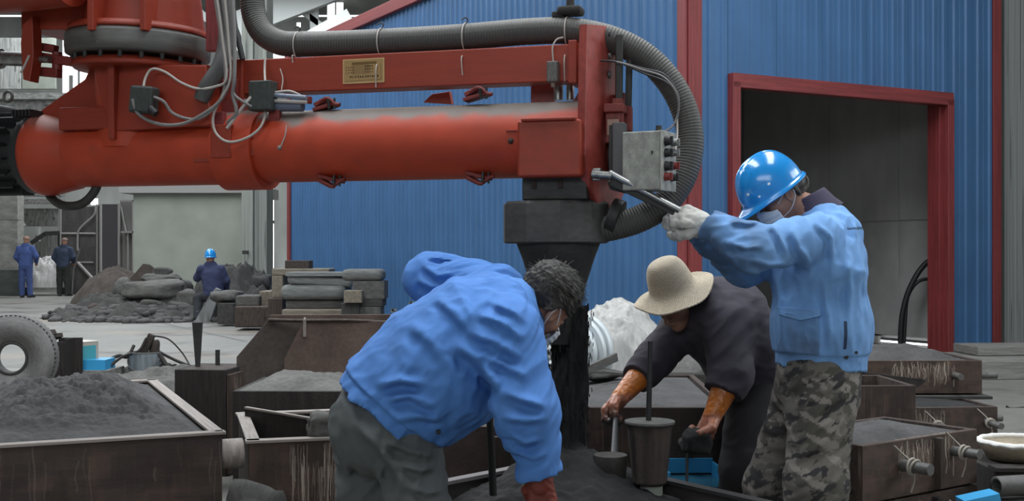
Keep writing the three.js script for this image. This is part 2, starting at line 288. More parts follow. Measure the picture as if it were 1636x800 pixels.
// ---------- far left of the hall ----------
{
  const cb = thing('cream_cabin', 'plain cream walled cabin standing at the far left', 'building', [0, 0, 0]);
  part('wall', box(-8.46, 1.442, -33, 2.823, 2.885, 4), M.cream, cb);
  part('roof', G(box(-8.543, 3.037, -33, 3.275, 0.292, 4.4), box(-8.399, 3.436, -33.5, 2.224, 0.376, 2)), S([0.30, 0.29, 0.28], 0.8), cb, 'grey overhanging roof edge');
  structure('wall_column', G(box(-6.397, 4.816, -29.9, 0.621, 9.316, 0.8), box(-6.446, 4.87, -29.4, 0.123, 9.098, 0.2)), S([0.40, 0.42, 0.38], 0.75, 0, { map: streak }), 'pale concrete column between cabin and blue booth', 'column');
  structure('window_10', box(-7.342, 2.158, -36.025, 0.246, 2.577, 0.05), M.pane, 'tall narrow lit window beside the blue booth', 'window');
  structure('trim_2', G(box(-7.312, 2.156, -35.93, 0.038, 2.645, 0.06), box(-7.331, 2.26, -35.93, 0.302, 0.094, 0.06)), M.wallDull, 'window bars beside the blue booth', 'trim');
  single('wall_switch_box', 'tiny dark box fixed on the pale column', 'switch box', box(-6.555, 1.354, -29.25, 0.138, 0.092, 0.1), M.darkMetal);
  // windows of the far wall
  let k = 11;
  const win = (a, b, c, d, D, label) => structure('window_' + k++, box(a, b, c, d, D, 0.05), M.pane, label, 'window');
  const PW = (g, label) => structure('window_' + k++, g, M.pane, label, 'window');
  PW(box(-6.542, 10.154, -44.025, 0.579, 0.834, 0.05), 'bright far window above the hose bend');
  PW(box(-7.897, 9.748, -44.025, 0.139, 0.162, 0.05), 'tiny bright far window left of the tall one');
  PW(box(-9.182, 8.614, -44.025, 0.394, 0.394, 0.05), 'small bright window just above the red beam end');
  PW(box(-16.164, 8.162, -44.025, 0.926, 2.131, 0.05), 'large bright far window seen past the red arm');
  PW(box(-16.002, 3.901, -44.025, 0.417, 0.371, 0.05), 'small square bright window under the red pipe');
  PW(box(-15.458, 3.206, -44.025, 0.255, 0.232, 0.05), 'smallest bright window beside the looped hose');
  structure('trim_3', G(box(-16, 8.147, -43.93, 0.069, 2.218, 0.06), box(-16.127, 8.412, -43.93, 1.017, 0.069, 0.06), box(-16.252, 7.44, -43.83, 0.138, 0.83, 0.06), box(-6.516, 10.134, -43.93, 0.046, 0.924, 0.06)), M.wallDull, 'bars of the far windows', 'trim');
  // crane rail and roof frame members
  const roofs = thing('roof_frame', 'grey steel frame members high on the far wall', 'steel frame');
  for (const g of [plank([-9.682, 9.358, -42], [-3.935, 11.568, -42], 0.9, 0.3), plank([-9.128, 7.485, -41], [-5.567, 9.492, -41], 0.5, 0.2), plank([-11.008, 9.8, -42], [-8.798, 7.811, -42], 0.25, 0.2), plank([-8.679, 10.795, -42.5], [-6.218, 9.005, -42.5], 0.2, 0.2), plank([-7.113, 10.795, -42.5], [-7.001, 8.111, -42.5], 0.3, 0.2, [1, 0, 0])]) part('beam', g, S([0.42, 0.43, 0.42], 0.8), roofs);
  const cr = thing('crane_rail', 'pale crane rail beam running along the far left wall', 'rail');
  part('flange', box(-15.044, 6.08, -36.3, 3.183, 0.189, 0.6), M.wallGrey, cr); part('web', box(-15.204, 5.839, -36.3, 3.048, 0.343, 0.2), M.wallDull, cr); part('lower_flange', box(-15.158, 5.597, -36.3, 2.956, 0.095, 0.6), M.wallGrey, cr);
  const wl = thing('wall_cladding', 'row of pale cladding boards on the far left wall', 'cladding');
  for (let i = 0; i < 5; i++) part('panel', box(-20.3 + i * 1.15, 7.6, -39.5, 1.12, 1.7, 0.1, 0.02), i % 2 ? M.wallGrey : M.cream, wl);
  for (let i = 0; i < 5; i++) part('panel', box(-20.3 + i * 1.15, 5.05, -39.5, 1.12, 2.2, 0.1, 0.02), i % 2 ? M.cream : M.wallGrey, wl);
  const pm = S([0.37, 0.36, 0.33], 0.8, 0, { map: mottle });
  const pale = thing('panel_stack', 'three pale grey panels stacked as a wall behind the blue overalled worker', 'panel wall');
  part('panel', box(-16.68, 2.83, -38.25, 1.76, 0.9, 0.5), pm, pale); part('panel', box(-16.68, 1.99, -38.25, 1.76, 0.74, 0.5), pm, pale); part('panel', box(-16.68, 0.8, -38.25, 1.76, 1.6, 0.5), pm, pale);
  single('green_bin', 'low dark green metal bin against the pale panels', 'bin', G(box(-16.046, 0.401, -36.63, 1.734, 0.803, 0.06), box(-16.485, 0.393, -37.63, 1.781, 0.787, 0.06), box(-15.243, 0.401, -37.11, 0.077, 0.802, 0.9)), S([0.085, 0.10, 0.09], 0.7, 0, { map: mottle }));
  const rack = thing('duct_rack', 'grey ducts running below the crane rail', 'duct');
  for (const g of [box(-16.303, 3.094, -41.2, 1.489, 0.151, 0.4), box(-16.502, 2.558, -41.75, 1.507, 0.612, 0.5), box(-16.382, 3.362, -41.4, 1.496, 0.152, 0.4)]) part('duct', g, M.wallDull, rack);
  part('support', plank([-17.006, 2.692, -40.9], [-16.791, 2.218, -40.9], 0.12, 0.1), M.wallGrey, rack); part('support', box(-16.285, 1.97, -40.95, 0.065, 0.495, 0.1), M.wallGrey, rack);
  part('post', G(box(-17.055, 1.725, -41.25, 0.065, 3.686, 0.1), box(-15.71, 1.725, -41.25, 0.065, 3.686, 0.1)), M.wallDull, rack);
  // dark gates with pipe frames
  const gm = S([0.105, 0.095, 0.092], 0.8, 0, { map: mottle }), fm = S([0.30, 0.28, 0.27], 0.6, 0.3);
  const g1 = thing('sheet_gate', 'dark sheet metal gate with pale pipe frame and bent brace', 'gate');
  part('sheet', box(-13.87, 1.4, -38.03, 1.1, 2.8, 0.06), gm, g1); part('sheet', box(-13.247, 1.421, -38.08, 0.14, 2.842, 0.06), gm, g1);
  const D = 37.9;
  for (const g of [rod([-14.382, 2.836, -37.9], [-14.382, 0.044, -37.9], 0.03), rod([-13.225, 2.876, -37.9], [-13.225, 0.602, -37.9], 0.03), rod([-13.125, 2.876, -37.9], [-13.125, 0.602, -37.9], 0.03), rod([-14.382, 1.939, -37.9], [-13.265, 1.939, -37.9], 0.03), tube([[-13.23, 2.793, -37.8], [-13.27, 2.554, -37.8], [-13.767, 2.037, -37.8], [-13.807, 1.698, -37.8], [-13.807, 1.4, -37.8]], 0.035, 30, 8), rod([-13.807, 1.022, -37.8], [-13.29, 0.465, -37.8], 0.05), rod([-14.083, 1.021, -37.9], [-13.345, 1.021, -37.9], 0.025)]) part('frame_pipe', g, fm, g1);
  const g2 = thing('dark_cabinet', 'tall dark steel cabinet beside the cream cabin', 'cabinet');
  part('door', box(-12.512, 1.421, -37.25, 0.487, 2.841, 0.5), S([0.055, 0.05, 0.056], 0.7), g2); part('edge_post', box(-12.206, 1.428, -36.95, 0.058, 2.857, 0.1), fm, g2);
  const g3 = thing('mesh_locker', 'narrow grey open locker frame between dark cabinet and cream cabin', 'locker');
  part('back_panel', box(-12.041, 1.483, -37.225, 0.431, 2.966, 0.05), S([0.16, 0.15, 0.145], 0.8), g3);
  part('shelf', box(-11.879, 1.97, -36.95, 0.386, 0.058, 0.5), fm, g3); part('brace', rod([-12.171, 2.763, -37], [-11.957, 1.692, -37], 0.03), M.wallDull, g3); part('post', box(-11.892, 0.971, -36.825, 0.039, 1.942, 0.05), fm, g3);
  part('frame', G(box(-11.696, 1.473, -36.73, 0.058, 2.945, 0.06), box(-11.87, 2.936, -36.73, 0.406, 0.058, 0.06)), fm, g3);
  // jib, tarpaulin
  single('lifting_jib', 'dark slanted jib arm behind the two far workers', 'jib', G(plank([-16.168, 1.653, -40], [-15.705, 1.968, -40], 0.12, 0.12), plank([-15.705, 1.968, -40], [-15.179, 1.989, -40], 0.14, 0.12), box(-15.242, 1.005, -40.06, 0.084, 2.011, 0.12)), M.darkMetal);
  single('loading_cabinet', 'dull grey cabinet standing between the two far workers', 'cabinet', box(-16.603, 0.968, -42.65, 0.803, 1.936, 0.5), M.wallDull);
  single('white_tarpaulin', 'crumpled white tarpaulin heap behind the worker in blue overalls', 'tarpaulin', heap(0.72, 0.95, 0.45, 5, 0.22, 0.55).translate(...[-14.606, 0.252, -37.3]), M.whitePlastic);
  single('steel_bar', 'thin pale bar leaning by the dark gate', 'bar', G(rod([-13.437, 1.478, -37], [-13.632, 0.816, -37], 0.025), rod([-13.632, 0.816, -37], [-13.69, 0.037, -37], 0.025)), M.steel);
}

// a heap: rx, rz half sizes, h height; closed bottom at y = 0
function heap(rx, h, rz, s = 1, rough = 0.15, peak = 1.0, n = 40, flatTop = 0) {
  const g = new THREE.CircleGeometry(1, n * 2, 0, Math.PI * 2); const pos = [], idx = [], uv = [];
  const R = n, T = n * 2;
  for (let i = 0; i <= R; i++) for (let j = 0; j < T; j++) {
    const r = i / R, a = j / T * Math.PI * 2, k = 1 + 0.18 * noise(Math.cos(a) * 1.6 + s, Math.sin(a) * 1.6, s);
    const x = Math.cos(a) * r * rx * k, z = Math.sin(a) * r * rz * k;
    let y = h * Math.pow(clamp(1 - Math.pow(r, flatTop ? 4 : 1.6), 0, 1), peak);
    y += (1 - Math.pow(r, 6)) * h * rough * (fbm(x * 3 / Math.max(rx, 0.3) + s * 3, z * 3 / Math.max(rz, 0.3), s, 4) * 1.6 + 0.35 * fbm(x * 14 / Math.max(rx, 0.3), z * 14 / Math.max(rz, 0.3), s + 9, 3));
    pos.push(x, Math.max(y, 0), z); uv.push(x, z);
  }
  for (let i = 0; i < R; i++) for (let j = 0; j < T; j++) { const a = i * T + j, b = i * T + (j + 1) % T, c = a + T, d = b + T; idx.push(a, b, c, b, d, c); }
  const o = new THREE.BufferGeometry(); o.setAttribute('position', new THREE.Float32BufferAttribute(pos, 3)); o.setAttribute('uv', new THREE.Float32BufferAttribute(uv, 2)); o.setIndex(idx); o.computeVertexNormals(); g.dispose(); return o;
}

// ---------- the red sand mixer arm: local x runs right along the arm, z towards the camera ----------
{
  const mx = thing('sand_mixer', 'large red swivelling sand mixer arm with dusty pipe, grey hose and dark outlet', 'machine', [0.185, 0, -4.75], -0.2783);
  const P = (n, g, m, l, to = mx) => part(n, g, m, to, l);
  const redC = [0.43, 0.044, 0.013], dustC = [0.16, 0.13, 0.115];
  const dusty = (g, top = 0.62, amt = 1) => tint(g, (x, y, z, nx, ny, nz) => {
    const n = fbm(x * 5, y * 5, z * 5, 4), k = amt * sstep(top - 0.16, top + 0.05, ny + n * 0.5 + 0.12 * fbm(x * 2, 3, 1, 2)), p = 1 + 0.35 * fbm(x * 9, y * 9, z * 9, 3), q = sstep(0.2, 0.5, fbm(x * 7 + 5, y * 7, z * 7, 4)) * 0.45;
    return [0, 1, 2].map((i) => (redC[i] * (1 - q) + [0.2, 0.04, 0.022][i] * q) * p * (1 - k) + dustC[i] * k * p);
  });
  const cyl = (x0, x1, r, y = 1.84, z = 0, seg = 72, hs = 60) => { const g = new THREE.CylinderGeometry(r, r, x1 - x0, seg, hs); g.rotateZ(Math.PI / 2); return g.translate((x0 + x1) / 2, y, z); };
  // mixing pipe
  P('mixer_pipe', dusty(cyl(-1.36, 0.13, 0.151, 1.842, 0, 96, 140), 0.66), M.dust, 'red pipe with grey dust along its top');
  P('mixer_pipe', dusty(cyl(-2.4, -1.36, 0.153, 1.838, 0, 96, 110), 0.8, 0.7), M.dust, 'red rear pipe');
  P('pipe_flange', dusty(cyl(-1.47, -1.28, 0.172, 1.832, 0, 72, 8), 0.8), M.dust);
  const bell = lathe([[0.0, -0.09], [0.15, -0.09], [0.178, -0.085], [0.186, -0.06], [0.186, -0.02], [0.172, 0.04], [0.158, 0.11], [0.15, 0.13]], 72); bell.rotateZ(-Math.PI / 2); bell.translate(-2.335, 1.835, 0);
  P('end_flange', dusty(bell, 0.75, 0.5), M.dust, 'rounded red end flange');
  // motor
  const mt = P('motor', G(cyl(-3.1, -2.42, 0.15, 1.84, 0, 40, 2), box(-2.75, 2.02, 0, 0.24, 0.1, 0.2, 0.02)), M.black, 'black electric motor');
  for (let i = 0; i < 16; i++) { const a = (i + 0.5) / 16 * Math.PI * 2; P('fin', box(-2.72, 0, 0, 0.46, 0.008, 0.05).translate(0, 0, 0.165).rotateX(a).translate(0, 1.84, 0), M.black, null, mt); }
  P('motor_flange', cyl(-2.455, -2.415, 0.176, 1.835, 0, 48, 1), M.black, null, mt);
  P('lifting_eye', new THREE.TorusGeometry(0.022, 0.007, 8, 20).translate(-2.56, 2.1, 0.05), M.greyMetal, null, mt);
  for (let i = 0; i < 6; i++) P('rib', box(-2.46 + i * 0.018, 2.01, 0.1, 0.006, 0.03, 0.1), M.darkMetal, null, mt);
  // turret: column, gusset plates, bearing ring
  const colm = new THREE.CylinderGeometry(0.175, 0.165, 0.42, 48, 8); colm.translate(-1.93, 2.06, 0);
  P('column', dusty(colm, 0.9, 0.5), M.dust, 'red column under the bearing ring');
  P('gusset', poly([[-2.423, 1.999, 0], [-2.403, 2.032, 0], [-2.179, 2.16, 0], [-2.139, 2.232, 0], [-1.937, 2.234, 0], [-1.937, 1.956, 0]].map((p) => [p[0], p[1]]), 0.03, 0.003).translate(0.03, 0, 0.06), M.red, 'sloping red side plate');
  P('rib', plank([-1.911, 2.203, 0.2], [-1.929, 1.879, 0.17], 0.03, 0.03, [0, 0, 1], 0.004), M.red);
  P('column_plate', poly([[-2.032, 2.207, 0.17], [-1.478, 2.178, 0.17], [-1.472, 2.057, 0.17], [-1.449, 1.925, 0.17], [-1.948, 1.912, 0.17]].map((p) => [p[0], p[1]]), 0.34, 0.006).translate(0, 0, 0.17), M.red, 'flat red column plate');
  P('gusset', poly([[-1.858, 2.231, 0], [-1.566, 2.207, 0], [-1.559, 2.081, 0], [-1.426, 1.968, 0], [-1.858, 1.954, 0]].map((p) => [p[0], p[1]]), 0.03, 0.003).translate(0, 0, 0.015), M.red);
  P('saddle', box(-1.9, 1.975, 0, 0.62, 0.1, 0.33, 0.01), M.red, 'red saddle on the pipe');
  const ringAt = [-1.915, 2.29, 0];
  const rg = lathe([[0, -0.045], [0.285, -0.045], [0.308, -0.035], [0.312, 0], [0.312, 0.04], [0.3, 0.055], [0, 0.055]], 80).rotateZ(-0.03).translate(...ringAt);
  const ringPart = P('bearing_ring', rg, M.greyMetal, 'grey round bearing ring');
  P('flange_plate', lathe([[0, -0.1], [0.27, -0.1], [0.28, -0.09], [0.28, -0.065], [0, -0.065]], 64).rotateZ(-0.03).translate(...ringAt), M.red, 'red flange under the ring');
  for (let i = 0; i < 20; i++) { const a = i / 20 * Math.PI * 2; P('bolt', new THREE.CylinderGeometry(0.011, 0.011, 0.045, 6).translate(0.275, -0.05, 0).rotateY(a).rotateZ(-0.03).translate(...ringAt), M.darkMetal, null, ringPart); }
  // upper arm housing
  const hs = new THREE.CylinderGeometry(0.23, 0.285, 0.42, 48, 4); hs.scale(1, 1, 0.9); hs.translate(-1.9, 2.55, 0);
  P('upper_housing', hs, M.red, 'red housing above the bearing ring');
  P('gusset', box(-1.93, 2.52, 0.27, 0.03, 0.4, 0.12, 0.004), M.red); P('gusset', box(-1.72, 2.52, 0.2, 0.025, 0.4, 0.14, 0.004), M.red);
  P('upper_flange', lathe([[0, 0.055], [0.3, 0.055], [0.305, 0.065], [0.3, 0.085], [0, 0.085]], 64).rotateZ(-0.03).translate(...ringAt), M.red);
  P('side_box', G(poly([[-2.372, 2.369, 0.1], [-2.372, 2.629, 0.1], [-1.949, 2.602, 0.1], [-1.949, 2.367, 0.1], [-2.075, 2.351, 0.1]].map((p) => [p[0], p[1]]), 0.3, 0.004).translate(0, 0, 0.2)), M.red, 'red box section beside the housing');
  const ut = new THREE.CylinderGeometry(0.14, 0.15, 1.4, 48, 1); ut.rotateZ(Math.PI / 2 + 0.04); ut.translate(-2.72, 2.545, 0.34);
  P('upper_tube', ut, M.red, 'thick red upper arm tube');
  P('bracket_plate', poly([[-2.326, 2.376, 0.25], [-2.275, 2.413, 0.25], [-2.269, 2.237, 0.25], [-2.288, 2.13, 0.25], [-2.323, 2.14, 0.25], [-2.336, 2.295, 0.25]].map((p) => [p[0], p[1]]), 0.06, 0.004).translate(0, 0, 0.25), M.red, 'hanging red bracket plate');
  P('hydraulic_cylinder', G(rod([-2.615, 2.255, 0.2], [-2.476, 2.244, 0.2], 0.045), rod([-2.476, 2.246, 0.2], [-2.333, 2.235, 0.2], 0.032), rod([-2.333, 2.235, 0.2], [-2.225, 2.23, 0.2], 0.016)), M.steel, 'grey hydraulic cylinder');
  P('clevis', G(plank([-2.327, 2.3, 0.15], [-2.23, 2.282, 0.15], 0.035, 0.04, [0, 1, 0], 0.004), plank([-2.295, 2.249, 0.15], [-2.128, 2.22, 0.15], 0.04, 0.05, [0, 1, 0], 0.006), plank([-2.327, 2.19, 0.15], [-2.211, 2.176, 0.15], 0.04, 0.04, [0, 1, 0], 0.004), rod([-2.224, 2.268, 0.15], [-2.224, 2.191, 0.15], 0.022)), M.redDark, 'dark red clevis joint');
  P('pipe_loop', tube([[-2.228, 2.228, 0.33], [-2.244, 2.197, 0.33], [-2.263, 2.166, 0.33], [-2.272, 2.156, 0.33]], 0.005, 16, 6), M.cableWhite);
  P('loop_hose', tube([[-2.466, 1.72, -0.1], [-2.414, 1.653, -0.05], [-2.303, 1.604, 0], [-2.211, 1.609, 0], [-2.146, 1.659, 0], [-2.113, 1.725, 0]], 0.02, 48, 12), M.rubber, 'black hose loop under the pipe');
  // beam over the pipe
  P('beam', box(-0.64, 2.143, -0.02, 1.5, 0.147, 0.11, 0.006), M.red, 'straight red box beam');
  P('beam_post', box(-1.41, 2.07, -0.02, 0.07, 0.3, 0.14, 0.006), M.red); P('beam_post', box(-1.44, 2.03, 0.06, 0.1, 0.2, 0.02, 0.004), M.redDark);
  P('beam_end_plate', box(0.07, 2.143, -0.02, 0.035, 0.17, 0.15, 0.004), M.red);
  { // name plate with rows of small dark characters
    const c = document.createElement('canvas'); c.width = 420; c.height = 250; const x = c.getContext('2d');
    x.fillStyle = '#a58455'; x.fillRect(0, 0, 420, 250); x.strokeStyle = '#c9a878'; x.lineWidth = 10; x.strokeRect(6, 6, 408, 238); x.fillStyle = '#8d6f47'; x.fillRect(92, 50, 180, 110); x.fillStyle = '#6d5229'; x.fillRect(92, 34, 250, 26);
    x.strokeStyle = '#4a3620'; x.lineWidth = 4; x.beginPath(); x.moveTo(20, 226); x.lineTo(390, 218); x.lineTo(382, 60); x.stroke();
    const glyph = (gx, gy, s, dark) => { x.fillStyle = dark; for (let i = 0; i < 6; i++) { if (i % 2) x.fillRect(gx + rr(0, s * 0.6), gy, s * 0.16, s); else x.fillRect(gx, gy + rr(0, s * 0.85), s * rr(0.5, 0.95), s * 0.16); } };
    x.fillStyle = '#2d2115'; x.fillRect(222, 74, 84, 10);
    for (let r = 0; r < 3; r++) for (let i = 0; i < 4; i++) glyph(30 + i * 24, 76 + r * 28, 17, '#5b452a');
    for (let r = 0; r < 2; r++) for (let i = 0; i < 4; i++) glyph(222 + i * 23, 98 + r * 30, 18, r ? '#5b452a' : '#2a1e12');
    for (let i = 0; i < 12; i++) glyph(72 + i * 25, 172, 22, '#20170d');
    const t = new THREE.CanvasTexture(c); t.colorSpace = THREE.SRGBColorSpace;
    const g = new THREE.PlaneGeometry(0.186, 0.102).translate(0, 0, 0.0022), o = P('name_plate', g, S(0xffffff, 0.45, 0.2, { map: t }), 'small brass name plate with rows of dark characters');
    const at = [-0.823, 2.146, 0.036]; o.position.set(...at); o.rotation.z = 0.004; P('plate_edge', box(0, 0, 0, 0.186, 0.102, 0.004), S([0.35, 0.24, 0.11], 0.45, 0.3), null, o);
  }
  // end plate and its hinge
  const ep = [[0.143, 1.664, 0.15], [0.15, 2.121, 0.15]];
  const shape = [[-0.2, 0.42], [0.03, 0.45], [0.1, 0.37], [0.12, 0.12], [0.19, 0.05], [0.2, -0.07], [0.17, -0.19], [0.1, -0.265], [0.0, -0.29], [-0.1, -0.27], [-0.18, -0.2], [-0.215, -0.08], [-0.215, 0.1]];
  const plate = poly(shape, 0.035, 0.004).rotateY(Math.PI / 2).scale(1, 1, 1.02).rotateY(-0.22).translate(0.2, 1.845, -0.03);
  P('end_plate', plate, S([0.40, 0.065, 0.05], 0.5, 0, { map: mottle }), 'tall red end plate with a rounded foot');
  for (const [y, z] of [[2.24, 0.08], [2.15, 0.1], [2.08, 0.06], [2.1, -0.02], [2.2, -0.05], [1.66, 0.12]]) P('bolt_hole', new THREE.CylinderGeometry(0.011, 0.011, 0.008, 12).rotateZ(Math.PI / 2).translate(0.2 + (z + 0.03) * 0.22, y, z), M.darkMetal);
  P('hinge_block', G(box(0.235, 1.955, -0.02, 0.08, 0.035, 0.17, 0.006), box(0.235, 1.88, 0.03, 0.07, 0.12, 0.03, 0.004)), M.redDark, 'red hinge block');
  P('tag', box(0.235, 1.88, 0.062, 0.045, 0.06, 0.006), S([0.36, 0.24, 0.19], 0.8));
  for (let i = 0; i < 4; i++) P('spring_coil', new THREE.TorusGeometry(0.022, 0.005, 6, 18).rotateX(Math.PI / 2).translate(0.25, 1.72 + i * 0.018, -0.02), M.steel);
  P('bearing_cap', new THREE.CylinderGeometry(0.075, 0.085, 0.06, 32).rotateZ(Math.PI / 2).translate(0.235, 1.77, -0.05), M.darkMetal, 'dark bearing cap');
  // red mounts and dark posts that carry the control box
  P('mount_arm', box(0.2, 2.05, -0.12, 0.05, 0.3, 0.05, 0.005), M.redDark); P('mount_arm', box(0.24, 1.93, -0.08, 0.035, 0.2, 0.05, 0.005), M.redDark);
  const post = (a, b, w, m, n, l) => P(n, plank(a, b, w, w, [0, 0, 1], 0.004), m, l);
  post([0.252, 2.246, 0.02], [0.25, 1.989, 0.02], 0.026, M.darkMetal, 'post', 'dark upright post'); post([0.279, 2.215, -0.05], [0.274, 1.967, -0.05], 0.024, M.darkMetal, 'post');
  post([0.247, 1.994, 0.02], [0.242, 1.879, 0.02], 0.042, M.redDark, 'post_sleeve', 'red post sleeve'); post([0.272, 1.972, -0.05], [0.272, 1.872, -0.05], 0.034, M.redDark, 'post_sleeve');
  P('box_bracket', box(0, 0, 0, 0.05, 0.26, 0.06, 0.005).translate(...[0.258, 1.766, 0.05]), S([0.10, 0.10, 0.105], 0.5, 0.3), 'dark grey bracket behind the control box');
  P('box_bracket', G(plank([0.23, 1.887, 0.06], [0.23, 1.644, 0.06], 0.02, 0.02), plank([0.228, 1.651, 0.05], [0.283, 1.636, 0.05], 0.03, 0.05)), M.darkMetal);
  {
    const cb = P('control_box', new RoundedBoxGeometry(0.152, 0.222, 0.16, 2, 0.006), M.panelGrey, 'pale grey control box with dark knobs on its side');
    cb.position.set(...[0.379, 1.738, 0.1]); cb.rotation.y = -0.2;
    P('lid', box(0.079, 0, 0, 0.006, 0.226, 0.166, 0.002), M.panelGrey, null, cb);
    for (const [y, z, m, r] of [[0.075, -0.04, M.steel, 0.017], [0.075, 0.035, M.black, 0.02], [0.035, -0.04, M.steel, 0.015], [0.03, 0.035, M.black, 0.018], [-0.015, -0.04, M.redDark, 0.016], [-0.02, 0.035, M.black, 0.02], [-0.06, -0.03, M.darkMetal, 0.016], [-0.06, 0.04, M.redDark, 0.017]]) P('knob', G(new THREE.CylinderGeometry(r * 0.8, r, 0.022, 14).rotateZ(-Math.PI / 2).translate(0.092, y, z), box(0.106, y, z, 0.012, r * 1.7, 0.008, 0.002)), m, null, cb);
    P('hinge', box(0.045, 0.03, 0.081, 0.006, 0.012, 0.004), M.darkMetal, null, cb); P('gland', new THREE.CylinderGeometry(0.012, 0.014, 0.03, 12).translate(0.05, 0.12, 0.02), M.darkMetal, null, cb);
  }
  // outlet
  P('outlet_chute', box(0.015, 1.79, 0.1, 0.25, 0.22, 0.24, 0.012), M.red, 'red square outlet chute');
  P('chute_rib', box(0.015, 1.9, 0.105, 0.215, 0.014, 0.255, 0.006), M.red);
  P('outlet_neck', box(0.02, 1.645, 0.02, 0.26, 0.1, 0.26, 0.008), M.darkMetal, 'dark grey outlet neck');
  for (const x of [-0.06, 0.045]) P('drip', box(x, 1.655, 0.156, 0.018, 0.03, 0.003), M.rust);
  const sk = lathe([[0.0, 0.0], [0.215, 0.0], [0.226, 0.006], [0.226, 0.155], [0.215, 0.166], [0, 0.17]], 10).rotateY(0.3); sk.scale(1, 1, 0.9); sk.scale(0.96, 1, 0.96); sk.translate(-0.012, 1.428, 0);
  P('rubber_skirt', toFlatish(sk), S([0.10, 0.095, 0.092], 0.6, 0.1, { map: mottle }), 'dark grey boxy outlet skirt');
  P('hose_stub', rod([0.211, 1.536, 0], [0.249, 1.523, 0], 0.075), M.darkMetal);
  P('outlet_funnel', lathe([[0.08, -0.4], [0.085, -0.28], [0.1, -0.2], [0.145, -0.06], [0.168, 0.0], [0.155, 0.0], [0.13, -0.06], [0.09, -0.2], [0.07, -0.4]], 48).translate(0.0, 1.43, 0), S([0.05, 0.047, 0.046], 0.85, 0, { map: mottle }), 'dark tapering rubber funnel');
  // handle
  P('handle_lug', G(rod([0.172, 1.692, 0.16], [0.25, 1.684, 0.16], 0.016), box(0, 0, 0, 0.035, 0.05, 0.03, 0.006).translate(...[0.187, 1.691, 0.14])), M.steel, 'steel handle lug');
  P('handle', G(rod([0.245, 1.693, 0.16], [0.507, 1.55, 0.16], 0.0125), new THREE.SphereGeometry(0.0135, 12, 8).translate(...[0.245, 1.693, 0.16])), M.steel, 'long steel handle bar');
  P('handle_channel', plank([0.241, 1.663, 0.14], [0.486, 1.546, 0.14], 0.03, 0.022, [0, 1, 0], 0.003), M.darkMetal, 'dark channel under the handle');
  P('handle_bolt', new THREE.CylinderGeometry(0.007, 0.007, 0.012, 6).rotateX(Math.PI / 2).translate(...[0.3, 1.64, 0.158]), M.steel);
  // suction hose
  const hp = [[-1.386, 2.656, -0.06], [-1.389, 2.547, -0.06], [-1.38, 2.432, -0.06], [-1.332, 2.346, -0.05], [-1.243, 2.296, -0.04], [-1.115, 2.283, -0.03], [-0.798, 2.276, -0.03], [-0.405, 2.278, -0.03], [-0.117, 2.286, -0.03], [0.052, 2.278, -0.03], [0.226, 2.233, -0.05], [0.359, 2.152, -0.08], [0.461, 2.021, -0.1], [0.511, 1.858, -0.1], [0.494, 1.709, -0.08], [0.426, 1.592, -0.05], [0.332, 1.528, -0.02], [0.228, 1.494, 0], [0.161, 1.484, 0]];
  const hc = curveOf(hp), hg = new THREE.TubeGeometry(hc, 1500, 0.054, 28); {
    const p = hg.attributes.position, L = hc.getLength(); let c = new THREE.Vector3();
    for (let i = 0; i <= 1500; i++) {
      hc.getPointAt(i / 1500, c); const s = i / 1500 * L, am = 0.0024 * (0.75 + 0.25 * noise(s * 3, 0, 0)) * (1 + Math.sin(s / 0.012 * Math.PI * 2)) * 0.5;
      for (let j = 0; j <= 28; j++) { const k = i * 29 + j, q = new THREE.Vector3(p.getX(k), p.getY(k), p.getZ(k)).sub(c); q.multiplyScalar(1 + am / 0.054 - 0.03); p.setXYZ(k, c.x + q.x, c.y + q.y, c.z + q.z); }
    }
    hg.computeVertexNormals();
  }
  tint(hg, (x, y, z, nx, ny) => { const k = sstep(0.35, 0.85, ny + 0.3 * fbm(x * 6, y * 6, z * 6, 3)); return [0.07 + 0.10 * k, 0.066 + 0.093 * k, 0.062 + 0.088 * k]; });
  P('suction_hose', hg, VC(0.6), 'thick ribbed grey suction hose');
  for (const [px, a, b] of [[0, [-0.766, 2.324, 0], [-0.766, 2.053, 0]], [1, [-0.395, 2.326, 0], [-0.389, 2.09, 0]], [2, [0.033, 2.328, 0], [0.036, 2.049, 0]], [3, [-1.147, 2.328, 0], [-1.144, 2.173, 0]]]) {
    const x = a[0], cy = a[1] - 0.055, pts = []; for (let i = 0; i <= 14; i++) { const t = -0.4 + i / 14 * Math.PI * 1.1; pts.push([x, cy + Math.cos(t) * 0.062, -0.03 + Math.sin(t) * 0.064]); }
    pts.push([x + 0.003, (cy + b[1]) / 2, 0.045], [b[0], b[1] + 0.02, 0.042]); P('tie_wire', tube(pts, 0.0028, 60, 6), M.cableWhite);
    P('wire_twist', tube([[x, cy + 0.06, -0.02], [x + 0.012, cy + 0.072, -0.01], [x + 0.004, cy + 0.08, 0.0], [x - 0.01, cy + 0.07, 0.005]], 0.003, 14, 5), M.cableDark);
  }
  P('hose_hanger', G(rod([0.042, 2.366, -0.03], [0.044, 2.629, -0.03], 0.017), box(0, 0, 0, 0.1, 0.035, 0.09, 0.015).translate(...[0.044, 2.358, -0.03]), box(0, 0, 0, 0.05, 0.03, 0.06, 0.01).translate(...[-0.005, 2.343, -0.03])), M.stoneDark, 'dark hanger above the hose');
